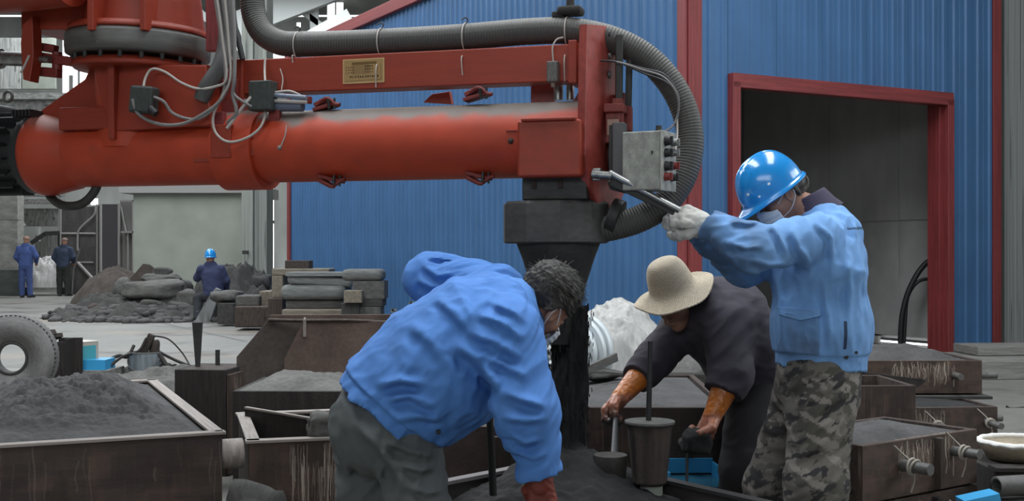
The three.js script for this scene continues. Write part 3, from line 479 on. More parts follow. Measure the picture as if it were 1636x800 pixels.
  // latches on the pipe
  const latch = (p, flip) => {
    const q = [0.0, 0, 0], s = flip ? -1 : 1, o = P('latch', G(box(0, s * 0.012, 0, 0.1, 0.016, 0.07, 0.004, 0, s * 0.25), box(-0.015, s * 0.032, 0.01, 0.06, 0.018, 0.05, 0.004, 0, s * 0.45)), M.redDark, 'red clamp latch');
    o.position.set(...p); P('lever', tube([[-0.02, s * 0.03, 0.03], [0.02, s * 0.045, 0.035], [0.055, s * 0.02, 0.03], [0.075, s * 0.018, 0.03]], 0.008, 16, 8), M.redDark, null, o); P('pin', rod([0.03, 0, 0.04], [0.03, s * 0.04, 0.05], 0.006), M.darkMetal, null, o); P('pin', rod([0.05, 0, 0.03], [0.05, s * 0.045, 0.03], 0.005), M.darkMetal, null, o);
  };
  latch([-0.994, 1.989, 0.03]); latch([-0.332, 2.008, 0.03]); latch([-0.957, 1.71, 0.06], true); latch([-0.314, 1.712, 0.06], true);
  P('rear_bracket', poly([[-0.618, 2.028, -0.12], [-0.579, 2.061, -0.12], [-0.501, 2.069, -0.12], [-0.49, 2.016, -0.12]].map((p) => [p[0], p[1]]), 0.03, 0.003).translate(0, 0, -0.12), M.red);
  P('rear_bracket', box(0, 0, 0, 0.1, 0.09, 0.03, 0.003).translate(...[-0.095, 2.05, -0.13]), M.redDark);
  P('valve_pin', G(rod([-0.024, 2.079, -0.1], [-0.024, 2.013, -0.1], 0.02), rod([0.025, 2.077, -0.1], [0.025, 2.011, -0.1], 0.016)), M.steel); P('rear_bracket', plank([0.054, 1.998, -0.1], [0.101, 2.072, -0.1], 0.03, 0.03), M.redDark);
  P('lug', box(0, 0, 0, 0.055, 0.004, 0.012).translate(...[-0.144, 1.867, 0.152]), M.redDark); P('bolt', new THREE.SphereGeometry(0.012, 12, 8).translate(...[-0.154, 1.828, 0.152]), M.rust);
  P('bolt', new THREE.SphereGeometry(0.01, 10, 8).translate(...[-1.149, 1.825, 0.152]), M.rustPale);
  // pipe clamp block
  P('clamp_block', G(box(0, 0, 0, 0.095, 0.14, 0.05, 0.005).translate(...[-1.41, 1.857, 0.15]), box(0, 0, 0, 0.08, 0.03, 0.06, 0.004).translate(...[-1.502, 1.936, 0.13]), box(0, 0, 0, 0.12, 0.02, 0.05, 0.004).translate(...[-1.496, 1.782, 0.12])), M.red, 'red clamp block on the pipe');
  P('clamp_step', box(0, 0, 0, 0.09, 0.1, 0.06, 0.005).translate(...[-1.313, 1.842, 0.12]), M.red);
  P('clamp_tab', box(0, 0, 0, 0.045, 0.06, 0.03, 0.004).translate(...[-1.436, 1.955, 0.13]), M.redTrim);
  // junction boxes and wiring
  const jb = P('junction_box', G(new RoundedBoxGeometry(0.105, 0.115, 0.07, 2, 0.012)), M.boxGreen, 'dark green junction box'); jb.position.set(...[-1.73, 2.031, 0.24]); jb.rotation.z = -0.1;
  P('gland', rod([0.04, -0.03, 0.02], [0.075, -0.055, 0.02], 0.016), M.black, null, jb); P('lid', box(0, 0, 0.037, 0.09, 0.1, 0.008, 0.003), M.boxGreen, null, jb);
  const jc = P('junction_box', new RoundedBoxGeometry(0.1, 0.125, 0.07, 2, 0.006), M.boxGreen, 'square dark green junction box beside the valve'); jc.position.set(...[-1.235, 2.043, 0.13]); P('lid', box(0, 0, 0.037, 0.094, 0.118, 0.008, 0.003), M.boxGreen, null, jc);
  P('gland', rod([-0.05, -0.02, 0.01], [-0.075, -0.025, 0.02], 0.014), M.cable, null, jc);
  const vl = P('valve', G(rod([-1.195, 2.003, 0.1], [-1.069, 1.999, 0.1], 0.022)), S([0.16, 0.19, 0.26], 0.4, 0.5), 'blue grey air valve'); P('air_line', rod([-1.191, 2.048, 0.12], [-1.042, 2.032, 0.12], 0.01), S([0.2, 0.23, 0.3], 0.4), null, vl); P('air_line', rod([-1.191, 2.024, 0.12], [-1.042, 2.014, 0.12], 0.008), M.cableWhite, null, vl);
  P('valve_mount', box(0, 0, 0, 0.05, 0.1, 0.03, 0.004).translate(...[-1.195, 1.951, 0.1]), M.redDark); P('valve_mount', box(0, 0, 0, 0.04, 0.03, 0.03, 0.004).translate(...[-1.057, 2.026, 0.09]), M.redDark);
  const sb = P('switch_box', new RoundedBoxGeometry(0.045, 0.082, 0.04, 2, 0.005), M.greyMetal, 'small grey switch box on the beam'); sb.position.set(...[-0.006, 2.104, 0.06]); P('gland', rod([0.0, -0.04, 0], [0.0, -0.06, 0], 0.009), M.rustPale, null, sb);
  const wire = (pts, r, m, l) => P('cable', tube(pts, r, 50, 8), m, l);
  wire([[-0.006, 2.146, 0.06], [-0.008, 2.203, 0.06], [0.007, 2.234, 0.05], [0.03, 2.242, 0.04]], 0.0035, M.cableWhite);
  // cable bundle coming down
  for (const [i, x] of [[0, 0], [1, 1], [2, 2], [3, 3], [4, 4], [5, 5]]) {
    const o = (i - 2.5) * 0.014, zz = 0.2 + (i % 2) * 0.016;
    const top = [[-1.388, 2.544, 0.2][0] + o * 1.4, [-1.388, 2.544, 0.2][1], zz], mid = [[-1.356, 2.282, 0.2][0] + o, [-1.356, 2.282, 0.2][1], zz], low = [[-1.347, 2.1, 0.2][0] + o * 0.7, [-1.347, 2.1, 0.2][1], zz];
    const ends = [[[-1.396, 2.024, 0.2], [-1.461, 1.973, 0.21], [-1.566, 1.928, 0.22], [-1.673, 1.932, 0.24], [-1.743, 1.975, 0.27], [-1.76, 2.032, 0.28]], [[-1.417, 2.082, 0.2], [-1.496, 2.075, 0.2], [-1.579, 2.104, 0.2], [-1.656, 2.153, 0.21], [-1.707, 2.164, 0.22], [-1.73, 2.127, 0.23], [-1.729, 2.077, 0.25]], [[-1.417, 1.999, 0.2], [-1.499, 1.948, 0.21], [-1.611, 1.977, 0.22], [-1.637, 2.022, 0.24], [-1.678, 2.041, 0.25]], [[-1.396, 2.024, 0.2], [-1.434, 1.961, 0.19], [-1.426, 1.896, 0.19], [-1.373, 1.853, 0.19], [-1.297, 1.862, 0.18], [-1.231, 1.905, 0.17], [-1.216, 1.959, 0.15], [-1.226, 1.98, 0.13]], [[-1.333, 2.048, 0.2], [-1.298, 2.017, 0.19], [-1.268, 1.997, 0.17]], [[-1.338, 2.048, 0.2], [-1.327, 1.971, 0.19], [-1.381, 1.933, 0.17]]][i];
    wire([top, mid, low, ...ends], [0.0075, 0.0055, 0.0065, 0.0055, 0.006, 0.008][i], [M.cable, M.cableWhite, M.cable, M.cableWhite, M.cable, M.cable][i]);
  }
  wire([[-1.376, 1.909, 0.18], [-1.332, 1.959, 0.18], [-1.292, 2.007, 0.18], [-1.268, 2.043, 0.16], [-1.255, 2.053, 0.14]], 0.007, M.cableWhite); wire([[-1.263, 2.217, 0.06], [-1.255, 2.161, 0.08], [-1.226, 2.1, 0.13]], 0.005, M.cableWhite);
  wire([[-1.198, 2.168, 0.05], [-1.181, 2.126, 0.06], [-1.177, 2.071, 0.08]], 0.0025, M.cableWhite); wire([[-1.185, 2.06, 0.12], [-1.118, 2.062, 0.11], [-1.057, 2.031, 0.09]], 0.005, M.cableWhite);
  wire([[-1.113, 1.916, 0.16], [-1.119, 1.877, 0.16], [-1.14, 1.829, 0.158]], 0.003, M.cableWhite);
  P('grey_conduit', tube([[-1.442, 2.543, 0.1], [-1.424, 2.303, 0.1], [-1.431, 2.178, 0.14], [-1.478, 2.083, 0.17], [-1.502, 2.031, 0.17]], 0.034, 60, 14), S([0.11, 0.105, 0.105], 0.7, 0, { map: mottle }), 'soft dark grey conduit behind the cables');
  P('grey_conduit', tube([[-1.422, 2.553, 0.05], [-1.416, 2.391, 0.05], [-1.386, 2.261, 0.05], [-1.374, 2.215, 0.05]], 0.012, 30, 10), M.cableDark);
  P('cable_post', box(0, 0, 0, 0.07, 0.5, 0.04, 0.004).translate(...[-1.524, 2.511, 0.02]), M.redTrim, 'red post behind the cable bundle');
  for (const [dy, dz] of [[0, 0], [4, 0.02], [8, -0.02], [3, -0.03]]) wire([[0.184, 2.142, 0.05], [0.248, 2.133, 0.06], [[0.339, 2.113, 0.02][0], [0.339, 2.113, 0.02][1] - dy * 0.002, dz], [[0.427, 2.083, 0][0], [0.427, 2.083, 0][1] - dy * 0.003, dz], [[0.473, 2.015, -0.02][0], [0.473, 2.015, -0.02][1] - dy * 0.001, dz], [0.477, 1.942, -0.02], [0.459, 1.88, 0.02], [0.41, 1.846, 0.08]], 0.004, dy === 4 ? M.cable : M.cableDark);
  wire([[0.471, 1.914, -0.03], [0.475, 1.838, 0], [0.477, 1.771, 0.08]], 0.0035, M.cableWhite);
}
function toFlatish(g) { const r = g.toNonIndexed(); r.computeVertexNormals(); return r; }

// ---------- the falling sand ----------
{
  const g = new THREE.CylinderGeometry(1, 1, 1, 56, 160, true), p = g.attributes.position, c = [0.235, 1.18, -4.74], bot = [0.215, 0.52, -4.74];
  for (let i = 0; i < p.count; i++) {
    const t = 0.5 - p.getY(i), a = Math.atan2(p.getZ(i), p.getX(i)), n = 0.35 * noise(Math.cos(a) * 2.4, t * 2.2, Math.sin(a) * 2.4) + 0.25 * noise(Math.cos(a) * 6, t * 3.2 + 4, Math.sin(a) * 6) + 0.1 * noise(Math.cos(a) * 14, t * 9 + 4, Math.sin(a) * 14);
    const r = (0.062 + 0.012 * t + 0.05 * sstep(0.8, 1, t)) * (1 + n), q = mix(c, bot, t); p.setXYZ(i, q[0] + Math.cos(a) * r, q[1] - 0.0 * n, q[2] + Math.sin(a) * r);
  }
  g.computeVertexNormals();
  const list = [g], tg = new THREE.TetrahedronGeometry(1);
  for (let i = 0; i < 1500; i++) { const t = rnd(), a = rnd() * 6.283, r = (0.05 + 0.055 * Math.pow(rnd(), 1.6)), q = mix(c, bot, t), s = rr(0.002, 0.0045); list.push(tg.clone().rotateX(rnd() * 6).scale(s, s * rr(2, 9), s).translate(q[0] + Math.cos(a) * r - 0.01, q[1], q[2] + Math.sin(a) * r)); }
  stuff('falling_sand', 'dark stream of loose sand pouring from the outlet funnel', 'sand', G(list), M.sandBlack);
}

// ---------- people ----------
function headSdf(H) { // H: c centre, f forward, u up (orthonormalised), size
  const f = norm(H.f), s = norm(cross(f, H.u)), u = cross(s, f), k = H.size || 1; H.s = s; H.uu = u; H.ff = f;
  const at = (a, b, c) => add(H.c, add(add(mul(f, a * k), mul(u, b * k)), mul(s, c * k)));
  H.at = at;
  const ell = (p, q, r) => { const x = (p[0] - q[0]) / r[0], y = (p[1] - q[1]) / r[1], z = (p[2] - q[2]) / r[2], l = Math.sqrt(x * x + y * y + z * z); return (l - 1) * Math.min(r[0], r[1], r[2]); };
  return (x, y, z) => {
    const d = [(x - H.c[0]) / k, (y - H.c[1]) / k, (z - H.c[2]) / k], p = [dot(d, f), dot(d, u), Math.abs(dot(d, s))], ps = dot(d, s);
    let r = ell(p, [-0.012, 0.035, 0], [0.096, 0.09, 0.076]);
    r = smin(r, ell(p, [0.028, -0.04, 0], [0.066, 0.078, 0.058]), 0.04);
    r = smin(r, ell(p, [0.07, -0.098, 0], [0.026, 0.022, 0.026]), 0.03);
    r = smin(r, ell(p, [0.05, -0.03, 0.042], [0.03, 0.022, 0.022]), 0.025); // cheek
    r = smin(r, dBone({ a: [0.085, 0.02, 0.01], ab: [-0.012, 0.002, 0.03], l2: 0.001048, ra: 0.012, rb: 0.01, s: null }, ...p), 0.012); // brow
    const ex = p[0] - 0.108, ey = p[1] - 0.002, ez = p[2] - 0.032; r = Math.max(r, -(Math.sqrt(ex * ex * 0.8 + ey * ey * 1.6 + ez * ez) - 0.018));
    r = Math.min(r, ell(p, [0.082, 0.0, 0.031], [0.014, 0.012, 0.014]));
    r = smin(r, dBone({ a: [0.092, 0.004, 0], ab: [0.024, -0.038, 0], l2: 0.00202, ra: 0.008, rb: 0.013, s: null }, ...p), 0.01);
    r = smin(r, ell(p, [0.098, -0.038, 0.012], [0.01, 0.008, 0.009]), 0.006);
    r = smin(r, ell(p, [0.092, -0.062, 0], [0.012, 0.006, 0.022]), 0.005); r = smin(r, ell(p, [0.089, -0.072, 0], [0.012, 0.007, 0.018]), 0.004);
    // ears: a rim with a hollow
    let e = ell(p, [-0.006 - (p[2] - 0.075) * 0.4, -0.01, 0.08], [0.021, 0.034, 0.011]); e = Math.max(e, -ell(p, [0.0, -0.008, 0.092], [0.011, 0.021, 0.01])); r = smin(r, e, 0.008);
    return r * k;
  };
}
function handBones(W, p, n, side, curl, o = {}) { // wrist, direction, palm normal, thumb side, curls per joint
  p = norm(p); n = norm(sub(n, mul(p, dot(n, p)))); const s = mul(norm(cross(p, n)), side), g = o.grow || 0, out = [], at = (a, b, c) => add(W, add(add(mul(p, a), mul(s, b)), mul(n, c)));
  for (let i = 0; i < 4; i++) {
    const off = 0.03 - 0.02 * i, K = at(0.088 - 0.004 * Math.abs(i - 1), off, -0.004); out.push(bone(at(0.012, off * 0.6, 0), K, 0.016 + g, 0.0125 + g));
    let a = 0, q = K; const L = [[0.042, 0.026, 0.02], [0.046, 0.03, 0.022], [0.043, 0.027, 0.021], [0.034, 0.021, 0.018]][i], R = [0.0105, 0.0095, 0.0085, 0.0072];
    for (let j = 0; j < 3; j++) { a += curl[j] * (1 + 0.06 * (i - 1)); const d = add(mul(p, Math.cos(a)), mul(n, Math.sin(a))), e = add(q, mul(d, L[j])); out.push(bone(q, e, R[j] + g, R[j + 1] + g)); q = e; }
  }
  let q = at(0.022, 0.026, 0.006); const tc = o.thumb ?? 0.5;
  for (const [d, l, r0, r1] of [[add(add(mul(p, 0.62), mul(s, 0.6)), mul(n, 0.3 + tc * 0.3)), 0.046, 0.015, 0.012], [add(add(mul(p, 0.8), mul(s, 0.15 - 0.3 * tc)), mul(n, 0.3 + tc * 0.6)), 0.034, 0.012, 0.0105], [add(add(mul(p, 0.75), mul(s, -0.3 * tc)), mul(n, 0.35 + tc * 0.7)), 0.027, 0.0105, 0.0085]]) { const e = add(q, mul(norm(d), l)); out.push(bone(q, e, r0 + g, r1 + g)); q = e; }
  return out;
}
// folds in cloth, running mostly across a limb
function folds(b, x, y, z, fr, seedv) {
  const d = [x - b.a[0], y - b.a[1], z - b.a[2]], ax = mul(b.ab, 1 / b.l), t = dot(d, ax), e = [d[0] - ax[0] * t, d[1] - ax[1] * t, d[2] - ax[2] * t];
  const sk = (e[0] + e[1] * 0.7 - e[2] * 0.5) * fr.shear, w = noise(e[0] * 5, e[1] * 5 + seedv, e[2] * 5) * 0.05;
  const n1 = noise(e[0] * fr.across + seedv, (t + sk + w) * fr.along, e[2] * fr.across + e[1] * fr.across), n2 = noise(e[0] * fr.across * 2 + 9, (t + sk * 1.3 + w) * fr.along * 2.1 + seedv, e[1] * fr.across * 2 - e[2] * fr.across);
  return (1 - 2 * Math.abs(n1)) * 0.65 + (1 - 2 * Math.abs(n2)) * 0.3;
}
function cloth(groups, o) { // groups: [{bones, k, cuts: [[p, n]...]}]; joined with o.join
  const all = groups.flatMap((g) => g.bones), [lo, hi] = boundsOf(all, 0.05);
  const f = (x, y, z) => {
    let r = 1e3;
    for (const g of groups) { let d = dBones(g.bones, g.k, x, y, z); for (const [p, n] of g.cuts || []) d = Math.max(d, (x - p[0]) * n[0] + (y - p[1]) * n[1] + (z - p[2]) * n[2]); r = smin(r, d, o.join); }
    if (Math.abs(r) < 0.04 && o.amp) {
      let sw = 0, sv = 0; for (const b of all) { const w = 1 / Math.pow(Math.max(dBone(b, x, y, z), 0) + 0.03, 5); if (w < sw * 0.02) continue; sw += w; sv += w * folds(b, x, y, z, b.fr || o.fr, o.seed); }
      r -= o.amp * (sv / sw) + o.amp * 0.5 * fbm(x * 7, y * 7, z * 7 + o.seed, 2);
    }
    if (o.extra) r = o.extra(r, x, y, z);
    return r;
  };
  return { f, g: iso(f, lo, hi, o.h), lo, hi };
}
const SKIN = [0.34, 0.17, 0.115];
function bodyMesh(J, h = 0.014) { // one continuous body: torso, limbs, neck, head and hands
  const L = J.lat, B = [bone(J.pelvis, J.waist, 0.115, 0.105, L, 1.4), bone(J.waist, J.chest, 0.105, 0.115, L, 1.4), bone(J.chest, J.neck, 0.1, 0.055, L, 1.5), bone(J.neck, J.head.c, 0.055, 0.052)];
  for (const a of J.arms) B.push(bone(mix(J.chest, J.neck, 0.6), a.sh, 0.06, 0.055), bone(a.sh, a.el, 0.05, 0.038), bone(a.el, a.wr, 0.038, 0.026));
  for (const l of J.legs) B.push(bone(J.pelvis, l.hip, 0.1, 0.085), bone(l.hip, l.kn, 0.08, 0.052), bone(l.kn, l.an, 0.05, 0.036), bone(l.an, l.toe, 0.038, 0.03));
  const [lo, hi] = boundsOf(B), list = [iso((x, y, z) => dBones(B, 0.03, x, y, z), lo, hi, h)];
  const hf = headSdf(J.head), nb = bone(J.neck, J.head.at(-0.025, -0.05, 0), 0.056, 0.052), c = J.head.c;
  list.push(iso((x, y, z) => smin(hf(x, y, z), dBone(nb, x, y, z), 0.02), c.map((v) => v - 0.18), c.map((v) => v + 0.18), J.hh || 0.003));
  for (const a of J.arms) if (a.hand) { const hb = handBones(a.wr, a.hand.p, a.hand.n, a.hand.side, a.hand.curl, { grow: a.hand.bare ? 0 : -0.0015, thumb: a.hand.thumb }); const [l2, h2] = boundsOf(hb, 0.01); list.push(iso((x, y, z) => dBones(hb, 0.005, x, y, z), l2, h2, 0.003)); }
  return tint(G(list), (x, y, z) => { const n = 1 + 0.25 * fbm(x * 25, y * 25, z * 25, 3); return SKIN.map((v) => v * n * (J.skin || 1)); });
}
const handGlove = (a, grow, extra = [], h = 0.003) => { const hb = handBones(a.wr, a.hand.p, a.hand.n, a.hand.side, a.hand.curl, { grow, thumb: a.hand.thumb }).concat(extra); const [l, u] = boundsOf(hb, 0.012); return iso((x, y, z) => dBones(hb, 0.006, x, y, z) - 0.0022 * (1 - 2 * Math.abs(noise(x * 45, y * 45, z * 45))), l, u, h); };
const boot = (an, toe) => { const d = norm([toe[0] - an[0], 0, toe[2] - an[2]]), heel = [an[0] - d[0] * 0.05, 0.035, an[2] - d[2] * 0.05], tip = [toe[0], 0.03, toe[2]], b = [bone(heel, tip, 0.042, 0.038), bone(an, heel, 0.05, 0.045), bone(mix(an, toe, 0.4), tip, 0.045, 0.038), bone(an, add(an, [0, 0.1, 0]), 0.05, 0.052)], [l, u] = boundsOf(b, 0.02); l[1] = -0.01; return iso((x, y, z) => Math.max(dBones(b, 0.03, x, y, z), 0.0 - y + 0.002), l, u, 0.01); };
// a helmet: dome, crest ridges, brim and peak, in its own axes (x forward, y up)
function helmet() {
  const g = [], N = 96, R = 60, pos = [], idx = [], uv = [];
  const rim = (a) => [0.135 * Math.cos(a) + 0.004, 0.108 * Math.sin(a)];
  const prof = (r) => [Math.sin(r * Math.PI / 2), Math.cos(r * Math.PI / 2)];
  for (let i = 0; i <= R; i++) for (let j = 0; j <= N; j++) {
    const r = i / R, a = j / N * Math.PI * 2, [bx, bz] = rim(a); let k, y;
    if (r < 0.86) { const q = prof(r / 0.86); k = Math.pow(q[0], 0.86); y = 0.148 * Math.pow(q[1], 0.92); const wz = Math.abs(bz * k); if (y > 0.05) y += 0.006 * Math.exp(-Math.pow((wz - 0.0) / 0.012, 2)) * sstep(0.05, 0.12, y) + 0.004 * Math.exp(-Math.pow((wz - 0.034) / 0.009, 2)) * sstep(0.05, 0.12, y); }
    else { const t = (r - 0.86) / 0.14, peak = Math.pow(Math.max(0, Math.cos(a)), 3); k = 1 + t * (0.10 + 0.26 * peak); y = -0.004 - 0.012 * t - 0.012 * t * peak + (t > 0.85 ? -0.004 : 0); }
    pos.push(bx * k, y, bz * k); uv.push(j / N, r);
  }
  const base = pos.length / 3; for (let i = 0; i < base; i++) pos.push(pos[i * 3] * 0.985, pos[i * 3 + 1] - 0.003, pos[i * 3 + 2] * 0.985), uv.push(uv[i * 2], uv[i * 2 + 1]);
  for (let i = 0; i < R; i++) for (let j = 0; j < N; j++) { const a = i * (N + 1) + j, b = a + 1, c = a + N + 1, d = c + 1; idx.push(a, b, c, b, d, c); idx.push(base + a, base + c, base + b, base + b, base + c, base + d); if (i === R - 1) idx.push(c, d, base + c, d, base + d, base + c); }
  const o = new THREE.BufferGeometry(); o.setAttribute('position', new THREE.Float32BufferAttribute(pos, 3)); o.setAttribute('uv', new THREE.Float32BufferAttribute(uv, 2)); o.setIndex(idx); o.computeVertexNormals();
  const p = o.attributes.position, n = o.attributes.normal; for (let i = 0; i <= R; i++) for (const s of [0, base]) { const a = s + i * (N + 1), b = a + N; const q = new THREE.Vector3(n.getX(a) + n.getX(b), n.getY(a) + n.getY(b), n.getZ(a) + n.getZ(b)).normalize(); for (const k of [a, b]) n.setXYZ(k, q.x, q.y, q.z); }
  return o;
}
function frame(o, c, f, u) { const x = norm(f), z = norm(cross(x, u)), y = cross(z, x); o.quaternion.setFromRotationMatrix(new THREE.Matrix4().makeBasis(v3(x), v3(y), v3(z))); o.position.set(...c); return o; }
function helmetTexture() {
  const c = document.createElement('canvas'); c.width = 1024; c.height = 512; const x = c.getContext('2d'); x.fillStyle = '#1a8ad4'; x.fillRect(0, 0, 1024, 512);
  for (let i = 0; i < 60; i++) { x.fillStyle = 'rgba(20,90,150,0.25)'; x.fillRect(rr(0, 1000), rr(0, 500), rr(10, 60), rr(2, 10)); }
  for (let i = 0; i < 26; i++) { x.fillStyle = i % 3 ? '#d5e6ef' : '#23323c'; x.beginPath(); x.ellipse(rr(0, 1024), rr(180, 480), rr(2, 7) * (i % 3 ? 1 : 0.6), rr(2, 7), rr(0, 3), 0, 7); x.fill(); }
  for (const [u, v, r] of [[0.14, 0.74, 8], [0.10, 0.66, 5], [0.33, 0.79, 8], [0.19, 0.78, 9], [0.24, 0.58, 5], [0.9, 0.7, 9], [0.85, 0.8, 7], [0.78, 0.72, 8]]) { x.fillStyle = '#e6f0f4'; x.beginPath(); x.ellipse(u * 1024, (1 - v) * 512, r, r * 1.2, 0, 0, 7); x.fill(); x.beginPath(); x.ellipse(u * 1024, v * 512, r, r * 1.2, 0, 0, 7); x.fill(); }
  const t = new THREE.CanvasTexture(c); t.colorSpace = THREE.SRGBColorSpace; t.wrapS = THREE.RepeatWrapping; return t;
}
const helmetG = helmet(), helmetM = new THREE.MeshPhysicalMaterial({ map: helmetTexture(), roughness: 0.22, clearcoat: 0.7, clearcoatRoughness: 0.1 });
const clothTint = (base, o = {}) => (x, y, z, nx, ny, nz) => {
  const n = 1 + 0.22 * fbm(x * 4, y * 4, z * 4, 4) + 0.12 * fbm(x * 40, y * 40, z * 40, 3), d = (o.dirt || 0) * sstep(0.12, 0.5, fbm(x * 6 + 9, y * 6, z * 6, 4)), du = o.dust || [0.1, 0.09, 0.085];
  let c = base.map((v, i) => v * n * (1 - d) + du[i] * d); if (o.over) c = o.over(c, x, y, z, nx, ny, nz); return c;
};
const clothM = VC(0.88);
// single folds: polylines on the cloth with a height and a width; a ridge with a hollow on its lower side
function crease(list, r, x, y, z) {
  if (Math.abs(r) > 0.045) return r;
  for (const fold of list) {
    const [pts, h, w] = fold; if (!fold.cum) { fold.cum = [0]; for (let i = 1; i < pts.length; i++) fold.cum.push(fold.cum[i - 1] + Math.hypot(pts[i][0] - pts[i - 1][0], pts[i][1] - pts[i - 1][1])); }
    let best = 1e9, bs = 0, bz = 0, bt = 0;
    for (let i = 0; i < pts.length - 1; i++) {
      const a = pts[i], b = pts[i + 1], ex = b[0] - a[0], ey = b[1] - a[1], l = fold.cum[i + 1] - fold.cum[i], t = clamp(((x - a[0]) * ex + (y - a[1]) * ey) / (l * l), 0, 1), qx = x - a[0] - ex * t, qy = y - a[1] - ey * t, d = Math.hypot(qx, qy);
      if (d < best) { best = d; bs = d * (Math.sign((x - a[0]) * ey - (y - a[1]) * ex) * (Math.sign(ex) || 1)); bz = a[2] + (b[2] - a[2]) * t; bt = (fold.cum[i] + l * t) / fold.cum[pts.length - 1]; }
    }
    if (best > 5 * w) continue;
    const dz = (z - bz) / 0.13, g = sstep(0, 0.3, bt) * (1 - sstep(0.65, 1, bt)) * Math.exp(-dz * dz) * h, q = bs - w * 1.7; r += g * (0.8 * Math.exp(-q * q / (w * w * 1.6)) - Math.exp(-bs * bs / (w * w)));
  }
  return r;
}
const A_FOLDS = [
  [[[-0.192, 1.12, -3.8], [-0.105, 1.06, -3.76], [-0.045, 0.983, -3.74], [-0.012, 0.908, -3.74]], 0.03, 0.02], [[[-0.442, 0.966, -3.78], [-0.354, 0.994, -3.78], [-0.255, 0.978, -3.78]], 0.018, 0.014], [[[-0.412, 0.92, -3.8], [-0.324, 0.946, -3.78], [-0.226, 0.904, -3.8]], 0.016, 0.013],
  [[[-0.396, 0.864, -3.8], [-0.306, 0.88, -3.8], [-0.206, 0.864, -3.8]], 0.014, 0.012], [[[-0.129, 1.205, -3.7], [-0.035, 1.179, -3.68], [0.053, 1.116, -3.72]], 0.014, 0.012], [[[-0.091, 1.246, -3.75], [0.004, 1.211, -3.75], [0.064, 1.16, -3.8]], 0.012, 0.011], [[[-0.148, 1.147, -3.7], [-0.054, 1.119, -3.66], [0.046, 1.057, -3.66]], 0.017, 0.014],
  [[[-0.112, 1.082, -3.66], [-0.025, 1.046, -3.64], [0.065, 1.005, -3.64]], 0.014, 0.013], [[[-0.034, 0.966, -3.62], [0.042, 0.943, -3.62], [0.119, 0.918, -3.66]], 0.02, 0.014], [[[-0.044, 0.889, -3.62], [0.038, 0.882, -3.62], [0.116, 0.891, -3.66]], 0.016, 0.012], [[[-0.023, 0.844, -3.62], [0.042, 0.81, -3.64], [0.104, 0.822, -3.66]], 0.016, 0.012], [[[-0.006, 0.783, -3.64], [0.062, 0.76, -3.66], [0.116, 0.78, -3.66]], 0.012, 0.010],
  [[[-0.259, 1.258, -3.85], [-0.175, 1.201, -3.78], [-0.134, 1.134, -3.74]], 0.012, 0.016], [[[-0.338, 1.179, -3.82], [-0.253, 1.113, -3.76], [-0.21, 1.044, -3.76]], 0.012, 0.018], [[[-0.33, 1.355, -4.3], [-0.265, 1.31, -4.26], [-0.186, 1.319, -4.26]], 0.018, 0.012], [[[-0.349, 1.3, -4.3], [-0.286, 1.27, -4.25], [-0.225, 1.276, -4.2]], 0.016, 0.012],
];
const T_FOLDS = [
  [[[-0.515, 0.861, -3.82], [-0.436, 0.79, -3.8], [-0.366, 0.7, -3.78], [-0.334, 0.604, -3.78]], 0.022, 0.016], [[[-0.422, 0.799, -3.78], [-0.323, 0.763, -3.76], [-0.226, 0.736, -3.8]], 0.016, 0.012], [[[-0.378, 0.728, -3.78], [-0.297, 0.703, -3.76], [-0.22, 0.7, -3.8]], 0.014, 0.011], [[[-0.354, 0.66, -3.78], [-0.274, 0.63, -3.77], [-0.208, 0.632, -3.8]], 0.012, 0.011], [[[-0.566, 0.772, -3.98], [-0.549, 0.688, -3.98], [-0.557, 0.583, -3.98]], 0.012, 0.014], [[[-0.438, 0.716, -3.82], [-0.414, 0.646, -3.82], [-0.406, 0.576, -3.82]], 0.012, 0.013],
];
const O_FOLDS = [
  [[[1.024, 1.493, -4.42], [1.056, 1.409, -4.42], [1.131, 1.325, -4.46]], 0.018, 0.013], [[[0.95, 1.51, -4.36], [0.982, 1.441, -4.36], [1.014, 1.372, -4.4]], 0.014, 0.012], [[[1.113, 1.517, -4.46], [1.188, 1.447, -4.48], [1.203, 1.329, -4.5]], 0.014, 0.012], [[[0.792, 1.511, -4.4], [0.865, 1.501, -4.36], [0.936, 1.51, -4.36]], 0.013, 0.011], [[[0.769, 1.437, -4.4], [0.85, 1.409, -4.34], [0.93, 1.418, -4.34]], 0.015, 0.012], [[[0.854, 1.372, -4.36], [0.938, 1.345, -4.38], [1.033, 1.353, -4.42]], 0.014, 0.011],
  [[[1.243, 1.412, -4.54], [1.271, 1.257, -4.54], [1.276, 1.065, -4.54]], 0.009, 0.012], [[[1.334, 1.4, -4.66], [1.349, 1.228, -4.66], [1.359, 1.044, -4.66]], 0.008, 0.011], [[[1.17, 1.305, -4.5], [1.194, 1.163, -4.5], [1.203, 0.997, -4.5]], 0.008, 0.012], [[[1.06, 1.303, -4.6], [1.042, 1.16, -4.56], [1.056, 0.987, -4.56]], 0.010, 0.012],
];

